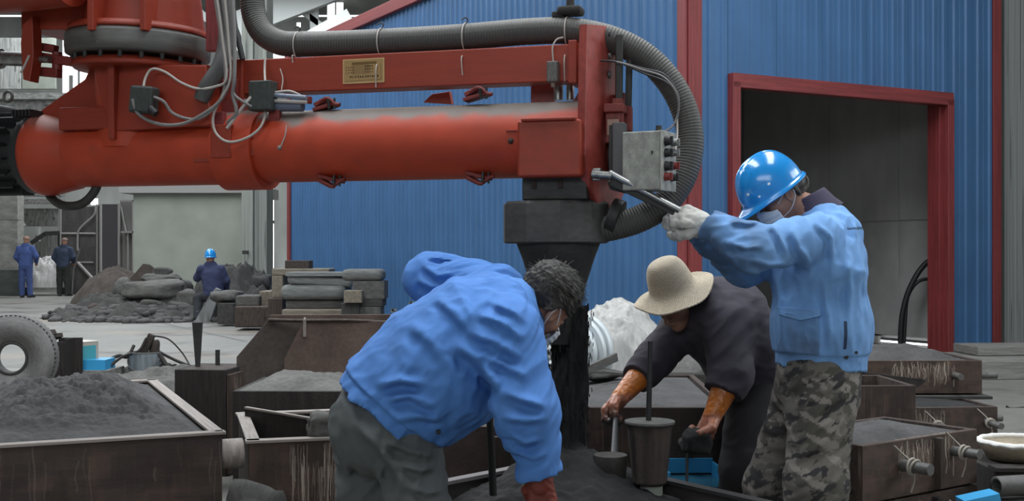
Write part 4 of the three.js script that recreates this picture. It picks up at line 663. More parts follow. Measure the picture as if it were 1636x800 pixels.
// --- bent man in the bright blue jacket ---
{
  const w = thing('person', 'man in a bright blue jacket and grey trousers bending low over the sand box', 'person');
  const lat = norm([0.12, 0, 1]);
  const J = {
    lat, pelvis: [-0.442, 0.853, -4], waist: [-0.291, 0.979, -4], chest: [-0.091, 1.126, -4], neck: [0.008, 1.194, -4],
    head: { c: [0.106, 1.222, -4.02], f: [0.5, -0.6, -0.62], u: [0.68, 0.72, -0.06], size: 1.0 },
    arms: [{ sh: [-0.024, 1.14, -3.8], el: [0.043, 0.898, -3.74], wr: [0.087, 0.695, -3.74], hand: { p: [0.12, -1, -0.05], n: [0.3, 0.05, -1], side: -1, curl: [0.35, 0.5, 0.35], thumb: 0.4 } },
      { sh: [-0.062, 1.245, -4.2], el: [-0.294, 1.294, -4.36], wr: [-0.149, 1.092, -4.3], hand: { p: [0.5, -0.9, 0.05], n: [0.8, 0.35, -0.1], side: 1, curl: [0.9, 1.2, 0.8], thumb: 0.8 } }],
    legs: [{ hip: [-0.365, 0.805, -3.9], kn: [-0.28, 0.486, -3.86], an: [-0.308, 0.138, -3.9], toe: [-0.18, 0.073, -3.88] }, { hip: [-0.492, 0.774, -4.1], kn: [-0.509, 0.44, -4.1], an: [-0.536, 0.114, -4.14], toe: [-0.408, 0.051, -4.12] }],
  };
  for (const l of J.legs) { l.an[1] = 0.09; l.toe[1] = 0.035; }
  part('body', bodyMesh(J), VC(0.6), w);
  // jacket: hanging torso, two sleeves
  const hemN = norm([-0.62, -0.785, 0.0]), hem = [-0.429, 0.857, -4];
  const torso = { k: 0.07, bones: [bone([-0.467, 0.823, -4], [-0.375, 0.895, -4], 0.175, 0.19, lat, 1.22), bone([-0.375, 0.895, -4], [-0.232, 1.013, -4], 0.19, 0.208, lat, 1.15), bone([-0.232, 1.013, -4], [-0.091, 1.135, -4], 0.208, 0.178, lat, 1.25), bone([-0.091, 1.135, -4], [-0.029, 1.173, -4], 0.178, 0.1, lat, 1.5)], cuts: [[hem, hemN]] };
  const [a0, a1] = J.arms, sl = (a, r, k) => ({ k: 0.03, bones: [bone(a.sh, a.el, r[0], r[1]), bone(a.el, mix(a.el, a.wr, 0.98), r[1], r[2])], cuts: [[mix(a.el, a.wr, k), norm(sub(a.wr, a.el))]] });
  for (const b of torso.bones) b.fr = { across: 10, along: 6.5, shear: 0.75 };
  const groups = [torso, sl(a0, [0.105, 0.094, 0.06], 0.95), sl(a1, [0.1, 0.085, 0.06], 0.9)];
  groups[2].bones.push(bone([-0.338, 1.296, -4.4], [-0.234, 1.336, -4.36], 0.035, 0.03)); // bunched elbow of the far sleeve
  const cuffHole = bone([-0.293, 1.364, -4.28], [-0.216, 1.346, -4.28], 0.011, 0.014), band = hem, cl = cloth(groups, {
    h: 0.0065, join: 0.04, amp: 0.02, seed: 3, fr: { across: 6, along: 11, shear: 0.55 },
    extra: (r, x, y, z) => { const t = -((x - band[0]) * hemN[0] + (y - band[1]) * hemN[1] + (z - band[2]) * hemN[2]); if (Math.abs(r) < 0.05) { if (t < 0.05) r += 0.010 * sstep(0.05, 0.042, t); const q = Math.hypot(x - band[0], y - band[1]); } r = crease(A_FOLDS, r, x, y, z); return Math.abs(r) < 0.05 ? Math.max(r, -dBone(cuffHole, x, y, z)) : r; },
  });
  part('jacket', tint(cl.g, clothTint([0.07, 0.195, 0.51], { dirt: 0.25, dust: [0.05, 0.10, 0.22] })), clothM, w, 'bright blue work jacket');
  // collar standing round the neck
  const cd = [0.97, 0.16, -0.12], cc = [0.029, 1.189, -4], col = lathe([[0.135, -0.05], [0.128, -0.02], [0.112, 0.03], [0.104, 0.046], [0.097, 0.042], [0.106, 0.0], [0.112, -0.03]], 48);
  col.scale(1, 1, 1.08); col.applyQuaternion(new THREE.Quaternion().setFromUnitVectors(new THREE.Vector3(0, 1, 0), v3(norm(cd)))); col.translate(...cc);
  part('collar', tint(col, clothTint([0.09, 0.235, 0.57])), clothM, w, 'turned up blue collar');
  part('hem_button', new THREE.SphereGeometry(0.008, 10, 8).translate(...[-0.235, 0.822, -3.79]), M.darkMetal, w);
  // sleeve opening at the far elbow
  // trousers
  const lg = (l, r) => ({ k: 0.05, bones: [bone(l.hip, l.kn, r[0], r[1]), bone(l.kn, l.an, r[1], r[2])], cuts: [[add(l.an, [0, -0.03, 0]), [0, -1, 0]]] });
  const tr = cloth([{ k: 0.06, bones: [bone([-0.451, 0.819, -4], [-0.375, 0.895, -4], 0.155, 0.15, lat, 1.15), bone([-0.425, 0.802, -3.92], [-0.485, 0.769, -4.08], 0.115)] }, lg(J.legs[0], [0.112, 0.088, 0.07]), lg(J.legs[1], [0.105, 0.086, 0.07])], { h: 0.008, join: 0.04, amp: 0.017, seed: 11, fr: { across: 7, along: 11, shear: 0.8 }, extra: (r, x, y, z) => crease(T_FOLDS, r, x, y, z) });
  part('trousers', tint(tr.g, clothTint([0.085, 0.092, 0.095], { dirt: 0.4, dust: [0.05, 0.045, 0.045] })), clothM, w, 'dusty grey trousers');
  for (const l of J.legs) part('shoe', boot(l.an, l.toe), M.black, w);
  // gloves
  const gl = handGlove(a0, 0.005, [bone(add(a0.wr, mul(sub(a0.el, a0.wr), 0.12)), add(a0.wr, [0.005, -0.03, 0]), 0.043, 0.036)]);
  part('glove', tint(gl, clothTint([0.19, 0.035, 0.022], { dirt: 0.7, dust: [0.035, 0.025, 0.025] })), VC(0.55), w, 'dirty dark red rubber glove'); 
  part('glove', tint(handGlove(a1, 0.004, [], 0.004), clothTint([0.19, 0.035, 0.022], { dirt: 0.7 })), VC(0.55), w);
  // hair and mask
  const H = J.head, hs = headSdf(H), c = H.c;
  const hair = iso((x, y, z) => {
    const d = [x - c[0], y - c[1], z - c[2]], f = dot(d, H.ff), u = dot(d, H.uu), s = dot(d, H.s), n = noise(s * 60, f * 16 + u * 10, u * 60) * 0.5 + noise(s * 110, f * 30, u * 110) * 0.3;
    const line = Math.max(-(u + 0.005 + 0.52 * Math.min(f + 0.01, 0.03) - 0.055 * sstep(0.0, 0.06, -f) * -1.2 - 0.0), (f - 0.086 - Math.max(u - 0.05, 0) * 0.6));
    const back = -(u + 0.045 - sstep(-0.08, 0.0, f) * 0.075);
    return Math.max(hs(x, y, z) - 0.012 - 0.008 * n - 0.010 * sstep(0.03, 0.1, u), Math.max(back + n * 0.008, f - 0.078 - 0.02 * n));
  }, c.map((v) => v - 0.17), c.map((v) => v + 0.17), 0.003);
  const list = [tint(hair, (x, y, z) => { const n = fbm(x * 30, y * 90, z * 30, 3); return [0.020 + 0.02 * Math.max(n, 0), 0.016 + 0.016 * Math.max(n, 0), 0.014 + 0.012 * Math.max(n, 0)]; })];
  for (let i = 0; i < 900; i++) {
    const th = rr(0, 6.283), ph = Math.acos(rr(0.05, 1)), f0 = Math.sin(ph) * Math.cos(th), s0 = Math.sin(ph) * Math.sin(th), u0 = Math.cos(ph); if (u0 < 0.45 && f0 > 0.2) continue;
    const base = H.at(-0.012 + f0 * 0.1, 0.04 + u0 * 0.1, s0 * 0.082), dir = norm(add(add(mul(H.ff, f0 * 0.4 + rr(0.1, 0.9)), mul(H.s, s0 * 0.8 + rr(-0.4, 0.4))), mul(H.uu, u0 * 0.25 + rr(-0.5, 0.12)))), l = rr(0.02, 0.045);
    const out = norm(sub(base, c)), m = add(add(base, mul(dir, l * 0.5)), mul(out, 0.006)), e = add(base, mul(dir, l)), gr = rr(0.5, 1) * (rnd() < 0.22 ? 3.2 : 1);
    list.push(tint(flat(new THREE.TubeGeometry(new THREE.QuadraticBezierCurve3(v3(base), v3(m), v3(e)), 3, 0.0011, 3)), () => [0.03 * gr, 0.025 * gr, 0.021 * gr]));
  }
  part('hair', G(list.map((g) => { const q = flat(g); if (q.attributes.uv) q.deleteAttribute('uv'); return q; })), VC(0.6), w, 'short tousled dark hair');
  mask(w, J.head);
}
function mask(w, H) {
  const hs = headSdf(H), c = H.c, at = H.at;
  const g = iso((x, y, z) => {
    const d = [x - c[0], y - c[1], z - c[2]], f = dot(d, H.ff), u = dot(d, H.uu), s = Math.abs(dot(d, H.s)), h = Math.min(hs(x, y, z), Math.hypot(f - 0.05, (u + 0.055) * 0.9, s * 0.9) - 0.068);
    const pl = 0.0012 * Math.sin(u * 330); return Math.max(h - 0.008 - pl, -(h - 0.0), u + 0.012 + s * 0.3, -(u + 0.118), 0.062 + (u + 0.06) * 0.15 - f);
  }, c.map((v) => v - 0.17), c.map((v) => v + 0.17), 0.0032);
  const m = part('face_mask', g, S([0.60, 0.63, 0.68], 0.85), w, 'pale fabric face mask');
  for (const s of [1, -1]) { const e = [at(-0.016, 0.022, s * 0.092), at(-0.026, -0.01, s * 0.093), at(-0.01, -0.042, s * 0.084)]; part('strap', G(tube([at(0.068, -0.035, s * 0.056), at(0.03, -0.005, s * 0.078), e[0], e[1], e[2], at(0.02, -0.07, s * 0.066), at(0.066, -0.085, s * 0.042)], 0.0022, 40, 6)), S([0.62, 0.6, 0.58], 0.8), m); }
}

// --- operator with the blue helmet and camouflage trousers ---
{
  const w = thing('person', 'man in a blue helmet, pale blue jacket and camouflage trousers holding the machine handle', 'person');
  const lat = norm([0.18, 0, 1]);
  const J = {
    lat, pelvis: [1.212, 0.903, -4.72], waist: [1.222, 1.102, -4.72], chest: [1.217, 1.375, -4.72], neck: [1.173, 1.561, -4.72],
    head: { c: [1.068, 1.626, -4.72], f: [-0.84, -0.5, 0.06], u: [-0.52, 0.84, 0.05], size: 0.95 },
    arms: [{ sh: [1.166, 1.452, -4.52], el: [0.9, 1.405, -4.42], wr: [0.734, 1.504, -4.5], hand: { p: [-0.95, 0.3, -0.05], n: [0.15, -0.55, -0.85], side: 1, curl: [0.75, 1.25, 0.8], thumb: 0.75 } },
      { sh: [1.233, 1.467, -4.92], el: [0.952, 1.349, -4.86], wr: [0.721, 1.488, -4.66], hand: { p: [-0.9, 0.42, 0.1], n: [-0.2, -0.3, 0.92], side: -1, curl: [0.7, 1.2, 0.8], thumb: 0.7 } }],
    legs: [{ hip: [1.201, 0.885, -4.62], kn: [1.166, 0.5, -4.56], an: [1.148, 0.117, -4.6], toe: [1.001, 0.051, -4.56] }, { hip: [1.213, 0.862, -4.82], kn: [1.07, 0.445, -4.84], an: [1.042, 0.046, -4.9], toe: [0.895, -0.006, -4.9] }],
  };
  for (const l of J.legs) { l.an[1] = 0.09; l.toe[1] = 0.035; }
  part('body', bodyMesh(J), VC(0.6), w);
  const hem = [1.222, 0.94, -4.72], hemN = norm([-0.05, -1, 0]);
  const torso = { k: 0.06, bones: [bone([1.222, 0.888, -4.72], [1.227, 1.102, -4.72], 0.168, 0.166, lat, 1.25), bone([1.227, 1.102, -4.72], [1.212, 1.35, -4.72], 0.166, 0.158, lat, 1.3), bone([1.212, 1.35, -4.72], [1.242, 1.465, -4.72], 0.15, 0.105, lat, 1.75), bone([1.242, 1.465, -4.72], [1.212, 1.524, -4.72], 0.1, 0.07, lat, 1.2)], cuts: [[hem, hemN]] };
  for (const b of torso.bones) b.fr = { across: 13, along: 4, shear: 0.3 };
  const sl = (a, r, k) => ({ k: 0.03, bones: [bone(a.sh, a.el, r[0], r[1]), bone(a.el, a.wr, r[1], r[2])], cuts: [[mix(a.el, a.wr, k), norm(sub(a.wr, a.el))]] });
  const cl = cloth([torso, sl(J.arms[0], [0.086, 0.080, 0.054], 0.93), sl(J.arms[1], [0.092, 0.085, 0.056], 0.9)], {
    h: 0.0058, join: 0.04, amp: 0.014, seed: 21, fr: { across: 6, along: 11, shear: 0.6 },
    extra: (r, x, y, z) => { const t = y - hem[1]; if (t < 0.062 && Math.abs(r) < 0.05) r += 0.007 * sstep(0.062, 0.054, t); return crease(O_FOLDS, r, x, y, z); },
  });
  const yk = [1.322, 1.487, -4.72][1];
  part('jacket', tint(cl.g, clothTint([0.17, 0.345, 0.66], { dirt: 0.35, dust: [0.10, 0.16, 0.26], over: (c, x, y, z) => {
    const line = Math.abs(y - yk - 0.05 * (x - 1.36)) < 0.0042 && x > [1.277, 1.487, -4.72][0] ? 0.25 : 1; const sleeve = sstep([1.023, 1.447, -4.5][0], [0.822, 1.447, -4.5][0], x) * sstep(-0.2, 0.25, fbm(x * 9, y * 9, z * 9, 3) + 0.15) * 0.6; return c.map((v, i) => (v * (1 - sleeve) + [0.055, 0.075, 0.11][i] * sleeve) * line);
  } })), clothM, w, 'pale blue work jacket with dirty sleeves');
  const cd = norm(sub(J.head.at(-0.04, -0.07, 0), J.neck)), col = lathe([[0.108, -0.03], [0.09, 0.01], [0.078, 0.052], [0.073, 0.062], [0.069, 0.058], [0.078, 0.01], [0.095, -0.03]], 48);
  col.applyQuaternion(new THREE.Quaternion().setFromUnitVectors(new THREE.Vector3(0, 1, 0), v3(norm(add(cd, [0.25, 0.45, 0]))))); col.translate(...add(J.neck, [0.03, 0.0, 0]));
  part('collar', tint(col, clothTint([0.05, 0.04, 0.075])), clothM, w, 'dark purple collar');
  // pocket on the jacket side
  let zl = -4.5; const land = (x, y) => { let z = -4.1; for (let k = 0; k < 250 && z > -4.75; k++) { const d = cl.f(x, y, z); if (d < 0.0008) return zl = z; z -= clamp(d * 0.6, 0.0008, 0.05); } return zl; }; // first cloth met from the near side
  const patch = (x0, x1, y0, y1, lift, notch) => { const n = 28, m = 28, pos = [], idx = []; for (let j = 0; j <= m; j++) for (let i = 0; i <= n; i++) { const u = i / n, v = j / m, x = x0 + (x1 - x0) * u, yb = y0 + (notch ? notch * Math.abs(u - 0.45) * 2 : 0), y = yb + (y1 - yb) * v; const z = land(x, y); const edge = Math.min(u, 1 - u, v, 1 - v); pos.push(x, y, z + (edge < 0.001 ? -0.002 : lift + 0.002 * noise(x * 40, y * 40, 3))); } for (let j = 0; j < m; j++) for (let i = 0; i < n; i++) { const a = j * (n + 1) + i; idx.push(a, a + 1, a + n + 1, a + 1, a + n + 2, a + n + 1); } const g = new THREE.BufferGeometry(); g.setAttribute('position', new THREE.Float32BufferAttribute(pos, 3)); g.setIndex(idx); g.computeVertexNormals(); return g; };
  const pk0 = [1.047, 1, -4.52], pk1 = [1.166, 1.176, -4.52];
  const pk = part('pocket', tint(patch(pk0[0], pk1[0], pk0[1], pk1[1] - 0.02, 0.008), clothTint([0.13, 0.255, 0.48], { dirt: 0.4 })), clothM, w, 'patch pocket on the jacket front');
  part('flap', tint(patch(pk0[0] - 0.006, pk1[0] + 0.006, pk1[1] - 0.045, pk1[1] + 0.004, 0.015, 0.02), clothTint([0.17, 0.34, 0.64])), clothM, pk);
  part('side_slit', tint(patch([1.251, 1.021, -4.5][0], [1.262, 1.128, -4.5][0], [1.251, 1.026, -4.5][1], [1.251, 1.135, -4.5][1], 0.004), () => [0.03, 0.05, 0.1]), clothM, w);
  const dotAt = (x, y, r, m) => { const z = land(x, y); return new THREE.CylinderGeometry(r, r, 0.005, 14).rotateX(Math.PI / 2).translate(x, y, z + 0.003); };
  for (const [a, b] of [[[1.071, 1.154, -4.5], 0.006], [[1.265, 0.997, -4.5], 0.009], [[1.303, 1.014, -4.5], 0.006]]) part('button', dotAt(a[0], a[1], b), M.black, w);
  // trousers
  const lg = (l, r) => ({ k: 0.05, bones: [bone(l.hip, l.kn, r[0], r[1]), bone(l.kn, l.an, r[1], r[2])], cuts: [[add(l.an, [0, -0.02, 0]), [0, -1, 0]]] });
  const tr = cloth([{ k: 0.06, bones: [bone([1.217, 0.958, -4.72], [1.212, 0.841, -4.72], 0.145, 0.15, lat, 1.2)] }, lg(J.legs[0], [0.122, 0.105, 0.082]), lg(J.legs[1], [0.12, 0.108, 0.085])], { h: 0.0065, join: 0.045, amp: 0.016, seed: 33, fr: { across: 5, along: 10, shear: 0.7 } });
  const camo = (c, x, y, z) => { const a = fbm(x * 7 + y * 4, y * 14 - x * 6, z * 7, 4), b = fbm(x * 9 + 7, y * 19 + x * 8, z * 9 + 3, 4), d = fbm(x * 12 + 13, y * 26 - x * 12, z * 12 + 8, 4), n = 1 + 0.2 * fbm(x * 50, y * 50, z * 50, 2); let q = [0.12, 0.108, 0.095]; if (a > 0.06) q = [0.065, 0.06, 0.05]; if (b > 0.1) q = [0.20, 0.18, 0.16]; if (d > 0.13) q = [0.024, 0.022, 0.023]; return q.map((v) => v * n); };
  part('trousers', tint(tr.g, clothTint([0.1, 0.1, 0.1], { over: camo })), clothM, w, 'grey and brown camouflage trousers');
  part('belt', tint(cloth([{ k: 0.05, bones: [bone([1.222, 0.943, -4.72], [1.222, 0.923, -4.72], 0.142, 0.142, lat, 1.2)], cuts: [[[1.222, 0.913, -4.72], [0, -1, 0]]] }], { h: 0.01, join: 0.03, amp: 0.004, seed: 2, fr: { across: 8, along: 4, shear: 0 } }).g, () => [0.10, 0.045, 0.045]), clothM, w, 'dark red shirt tail');
  for (const l of J.legs) part('shoe', boot(l.an, l.toe), M.black, w);
  for (const a of J.arms) part('glove', tint(handGlove(a, 0.006, [bone(add(a.wr, mul(norm(sub(a.el, a.wr)), 0.03)), add(a.wr, mul(norm(a.hand.p), 0.03)), 0.034, 0.031), bone(add(a.wr, mul(norm(a.hand.p), 0.03)), add(a.wr, mul(norm(a.hand.p), 0.075)), 0.03, 0.026)]), clothTint([0.62, 0.60, 0.56], { dirt: 0.45, dust: [0.28, 0.26, 0.24] })), VC(0.85), w, 'white work glove');
  const hm = new THREE.Mesh(helmetG, helmetM); hm.name = 'helmet'; hm.userData.label = 'shiny blue safety helmet'; w.add(hm); frame(hm, [1.033, 1.646, -4.72], [-0.82, -0.57, 0.05], [-0.57, 0.82, 0.1]);
  const H = J.head, hs = headSdf(H), c = H.c, hc0 = [1.033, 1.646, -4.72], hu0 = norm([-0.57, 0.82, 0.1]);
  part('hair', tint(iso((x, y, z) => { const d = [x - c[0], y - c[1], z - c[2]], f = dot(d, H.ff), u = dot(d, H.uu), s = dot(d, H.s), n = noise(s * 60, f * 16, u * 40); const k = (x - hc0[0]) * hu0[0] + (y - hc0[1]) * hu0[1] + (z - hc0[2]) * hu0[2]; return Math.max(hs(x, y, z) - 0.01 - 0.005 * n, k + 0.004, -(u + 0.06 - sstep(-0.06, -0.01, f) * 0.075), f - 0.07); }, c.map((v) => v - 0.17), c.map((v) => v + 0.17), 0.0035), () => [0.035, 0.028, 0.024]), VC(0.6), w, 'short dark hair');
  part('helmet_strap', new THREE.TorusGeometry(0.034, 0.006, 8, 24).rotateY(0.3).translate(...H.at(-0.1, -0.005, 0.02)), S([0.12, 0.11, 0.1], 0.6), w, 'grey helmet headband loop');
  mask(w, H);
  part('glasses', G(new THREE.TorusGeometry(0.022, 0.0025, 6, 24).rotateY(Math.PI / 2 - 0.5).translate(...H.at(0.112, 0.0, 0.03)), new THREE.TorusGeometry(0.022, 0.0025, 6, 24).rotateY(Math.PI / 2 - 0.5).translate(...H.at(0.112, 0.0, -0.03)), rod(H.at(0.112, 0.004, 0.05), H.at(0.0, 0.012, 0.08), 0.002), rod(H.at(0.112, 0.004, -0.05), H.at(0.0, 0.012, -0.08), 0.002)), M.steel, w);
}

// --- bent man with the straw hat ---
{
  const w = thing('person', 'stooping man in a straw hat, dark clothes and orange rubber gloves, rods in both hands', 'person');
  const lat = norm([0.35, 0, 0.94]);
  const J = {
    lat, pelvis: [1.101, 0.838, -5.45], waist: [1.05, 0.955, -5.42], chest: [0.94, 1.103, -5.38], neck: [0.804, 1.164, -5.34],
    head: { c: [0.728, 1.183, -5.28], f: [-0.55, -0.62, 0.55], u: [-0.5, 0.77, 0.38], size: 1.0 }, skin: 0.7,
    arms: [{ sh: [0.931, 1.093, -5.2], el: [0.947, 0.864, -5.14], wr: [0.856, 0.694, -5.08], hand: { p: [-0.45, -0.9, 0.1], n: [-0.75, 0.3, 0.55], side: -1, curl: [0.6, 1.0, 0.7], thumb: 0.7 } },
      { sh: [0.822, 1.087, -5.5], el: [0.643, 0.909, -5.36], wr: [0.476, 0.76, -5.2], hand: { p: [-0.6, -0.8, 0.05], n: [0.7, -0.35, 0.6], side: 1, curl: [0.7, 1.1, 0.7], thumb: 0.7 } }],
    legs: [{ hip: [1.079, 0.804, -5.34], kn: [1.019, 0.445, -5.26], an: [0.982, 0.088, -5.36], toe: [0.831, 0.043, -5.26] }, { hip: [1.145, 0.777, -5.58], kn: [1.11, 0.412, -5.52], an: [1.083, 0.025, -5.62], toe: [0.933, -0.029, -5.54] }],
  };
  for (const l of J.legs) { l.an[1] = 0.09; l.toe[1] = 0.035; }
  part('body', bodyMesh(J), VC(0.6), w);
  const torso = { k: 0.07, bones: [bone([1.096, 0.803, -5.45], [1.05, 0.955, -5.42], 0.165, 0.172, lat, 1.25), bone([1.05, 0.955, -5.42], [0.946, 1.094, -5.38], 0.172, 0.182, lat, 1.25), bone([0.946, 1.094, -5.38], [0.839, 1.152, -5.35], 0.172, 0.09, lat, 1.4)], cuts: [[[1.107, 0.763, -5.45], norm([0.25, -0.97, 0])]] };
  const sl = (a, r, k) => ({ k: 0.03, bones: [bone(a.sh, a.el, r[0], r[1]), bone(a.el, a.wr, r[1], r[2])], cuts: [[mix(a.el, a.wr, k), norm(sub(a.wr, a.el))]] });
  const cl = cloth([torso, sl(J.arms[0], [0.098, 0.088, 0.07], 0.42), sl(J.arms[1], [0.095, 0.08, 0.062], 0.5)], { h: 0.007, join: 0.045, amp: 0.012, seed: 41, fr: { across: 7, along: 10, shear: 0.6 } });
  part('jacket', tint(cl.g, clothTint([0.040, 0.034, 0.046], { dirt: 0.3, dust: [0.075, 0.065, 0.075] })), clothM, w, 'faded dark jacket');
  const lg = (l, r) => ({ k: 0.05, bones: [bone(l.hip, l.kn, r[0], r[1]), bone(l.kn, l.an, r[1], r[2])], cuts: [[add(l.an, [0, -0.02, 0]), [0, -1, 0]]] });
  const tr = cloth([{ k: 0.06, bones: [bone([1.101, 0.855, -5.45], [1.115, 0.739, -5.46], 0.15, 0.14, lat, 1.2)] }, lg(J.legs[0], [0.11, 0.088, 0.075]), lg(J.legs[1], [0.11, 0.088, 0.075])], { h: 0.009, join: 0.04, amp: 0.01, seed: 47, fr: { across: 6, along: 10, shear: 0.7 } });
  part('trousers', tint(tr.g, clothTint([0.022, 0.020, 0.023])), clothM, w, 'black trousers');
  for (const l of J.legs) part('shoe', boot(l.an, l.toe), M.black, w);
  const orange = [0.46, 0.135, 0.02], dark = [0.018, 0.016, 0.016], pinkish = [0.34, 0.13, 0.08];
  const glv = (a, gy0, gy1) => { const up = mix(a.wr, a.el, 0.62), d = norm(a.hand.p); return tint(handGlove(a, 0.008, [bone(up, a.wr, 0.056, 0.038), bone(a.wr, add(a.wr, mul(d, 0.085)), 0.036, 0.034)]), (x, y, z) => { const n = fbm(x * 18, y * 18, z * 18, 3), k = sstep(gy0 + 0.02, gy1 - 0.02, y + n * 0.06), m = sstep(gy0 + 0.075, gy0 + 0.03, y + n * 0.04), p = 1 + 0.3 * n; return [0, 1, 2].map((i) => ((orange[i] * (1 - m) + pinkish[i] * m) * (1 - k) + dark[i] * k) * p); }); };
  const y1 = [0.794, 0.651, -5.08][1], y2 = [0.443, 0.721, -5.2][1];
  part('glove', glv(J.arms[0], y1, y1 - 0.05), VC(0.38), w, 'orange rubber glove blackened with sand'); part('glove', glv(J.arms[1], y2, y2 - 0.05), VC(0.38), w, 'orange rubber glove blackened with sand');
  // straw hat: plaited rings wound outwards, wavy brim
  const R = 220, N = 200, pos = [], idx = [], prof = [[0, 0.160], [0.035, 0.157], [0.068, 0.142], [0.09, 0.105], [0.102, 0.055], [0.11, 0.012], [0.122, -0.006], [0.145, -0.018], [0.175, -0.026], [0.2, -0.032]], pc = curveOf(prof.map((p) => [p[0], p[1], 0])), q = new THREE.Vector3();
  for (let i = 0; i <= R; i++) { const t = i / R; pc.getPointAt(t, q); for (let j = 0; j <= N; j++) { const a = j / N * Math.PI * 2, br = sstep(0.1, 0.2, q.x), ring = Math.abs(Math.sin((t * 38 + a / (2 * Math.PI)) * Math.PI)) * 0.0028, pl = 0.0012 * Math.sin(a * 70 + t * 120), wv = br * (0.018 * Math.sin(a * 2 + 0.6) + 0.006 * Math.sin(a * 5)); const r = q.x * (1 + 0.03 * Math.sin(a * 2)) + (q.y > 0 ? ring + pl : 0); pos.push(Math.cos(a) * r, q.y + wv + (q.y > 0 ? 0 : ring + pl), Math.sin(a) * r); } }
  const nb = pos.length / 3; for (let i = 0; i < nb; i++) { const x = pos[i * 3], y = pos[i * 3 + 1], z = pos[i * 3 + 2], r = Math.hypot(x, z) || 1, k = r > 0.11 ? 1 : 0.96; pos.push(x * k, y - 0.005, z * k); }
  for (let i = 0; i < R; i++) for (let j = 0; j < N; j++) { const a = i * (N + 1) + j, b = a + 1, c = a + N + 1, d = c + 1; idx.push(a, b, c, b, d, c, nb + a, nb + c, nb + b, nb + b, nb + c, nb + d); if (i === R - 1) idx.push(c, d, nb + c, d, nb + d, nb + c); }
  const hg = new THREE.BufferGeometry(); hg.setAttribute('position', new THREE.Float32BufferAttribute(pos, 3)); hg.setIndex(idx); hg.computeVertexNormals();
  tint(hg, (x, y, z) => { const a = Math.atan2(z, x), r = Math.hypot(x, z), n = 1 + 0.35 * noise(a * 30, r * 160, y * 160) + 0.15 * fbm(x * 12, y * 12, z * 12, 3); return [0.44 * n, 0.375 * n, 0.285 * n]; });
  const hat = part('straw_hat', hg, VC(0.8), w, 'woven straw hat with a wavy brim'); frame(hat, [0.706, 1.235, -5.24], [-0.68, -0.46, 0.5], [-0.52, 0.76, 0.40]); hat.scale.setScalar(0.9);
}

// --- three workers far behind ---
function farWorker(name, label, o) {
  const w = thing('person', label, 'person', [0, 0, 0]);
  const J = o.J; const L = J.lat, all = [];
  const body = [bone(J.pelvis, J.chest, 0.1, 0.1, L, 1.3), bone(J.chest, J.neck, 0.1, 0.05, L, 1.4), bone(J.neck, J.headc, 0.05, 0.05), bone(add(J.headc, [0, -0.03, 0]), add(J.headc, [0, 0.04, 0]), 0.075, 0.085)];
  const arm = [], leg = [];
  for (const a of J.arms) { arm.push(bone(a[0], a[1], 0.045, 0.04), bone(a[1], a[2], 0.04, 0.03)); const d = norm(sub(a[2], a[1])); for (let i = 0; i < 4; i++) arm.push(bone(add(a[2], mul(L, (i - 1.5) * 0.02)), add(add(a[2], mul(d, 0.15 - 0.012 * Math.abs(i - 1))), mul(L, (i - 1.5) * 0.022)), 0.013, 0.009)); arm.push(bone(a[2], add(add(a[2], mul(d, 0.08)), mul(L, 0.055)), 0.015, 0.011)); }
  for (const l of J.legs) leg.push(bone(l[0], l[1], 0.075, 0.05), bone(l[1], l[2], 0.05, 0.036), bone(l[2], l[3], 0.036, 0.03));
  const B = body.concat(arm, leg), [lo, hi] = boundsOf(B); part('body', tint(iso((x, y, z) => dBones(B, 0.015, x, y, z), lo, hi, 0.013), () => SKIN), VC(0.7), w);
  const jk = [bone(J.pelvis, J.chest, 0.145, 0.15, L, 1.35), bone(J.chest, J.neck, 0.13, 0.075, L, 1.6)], sl = J.arms.map((a) => ({ k: 0.03, bones: [bone(a[0], a[1], 0.075, 0.068), bone(a[1], a[2], 0.068, 0.05)], cuts: [[mix(a[1], a[2], 0.92), norm(sub(a[2], a[1]))]] }));
  part('jacket', tint(cloth([{ k: 0.06, bones: jk }, ...sl], { h: 0.014, join: 0.04, amp: 0.012, seed: o.seed, fr: { across: 6, along: 9, shear: 0.5 } }).g, clothTint(o.top)), clothM, w);
  const lg = J.legs.map((l) => ({ k: 0.04, bones: [bone(l[0], l[1], 0.105, 0.085), bone(l[1], l[2], 0.085, 0.075)], cuts: [[add(l[2], [0, -0.03, 0]), [0, -1, 0]]] }));
  part('trousers', tint(cloth([{ k: 0.05, bones: [bone(J.pelvis, mix(J.legs[0][0], J.legs[1][0], 0.5), 0.14, 0.13, L, 1.3)] }, ...lg], { h: 0.014, join: 0.04, amp: 0.01, seed: o.seed + 3, fr: { across: 6, along: 9, shear: 0.5 } }).g, clothTint(o.bottom)), clothM, w);
  for (const l of J.legs) part('shoe', boot(l[2], l[3]), M.black, w);
  if (o.helmet) { const h = new THREE.Mesh(helmetG, helmetM); h.name = 'helmet'; h.userData.label = 'bright blue helmet'; w.add(h); frame(h, add(J.headc, [0, 0.035, 0]), o.face, [0, 1, -0.1]); }
  else { const c = new THREE.SphereGeometry(0.098, 28, 14, 0, 6.283, 0, 1.75); c.scale(1, 0.85, 1.05); part('cap', G(c, box(0, 0.0, 0.1, 0.13, 0.012, 0.1, 0.005)).rotateY(o.turn || 0).translate(J.headc[0], J.headc[1] + 0.045, J.headc[2]), S(o.cap, 0.8), w); }
  return w;
}
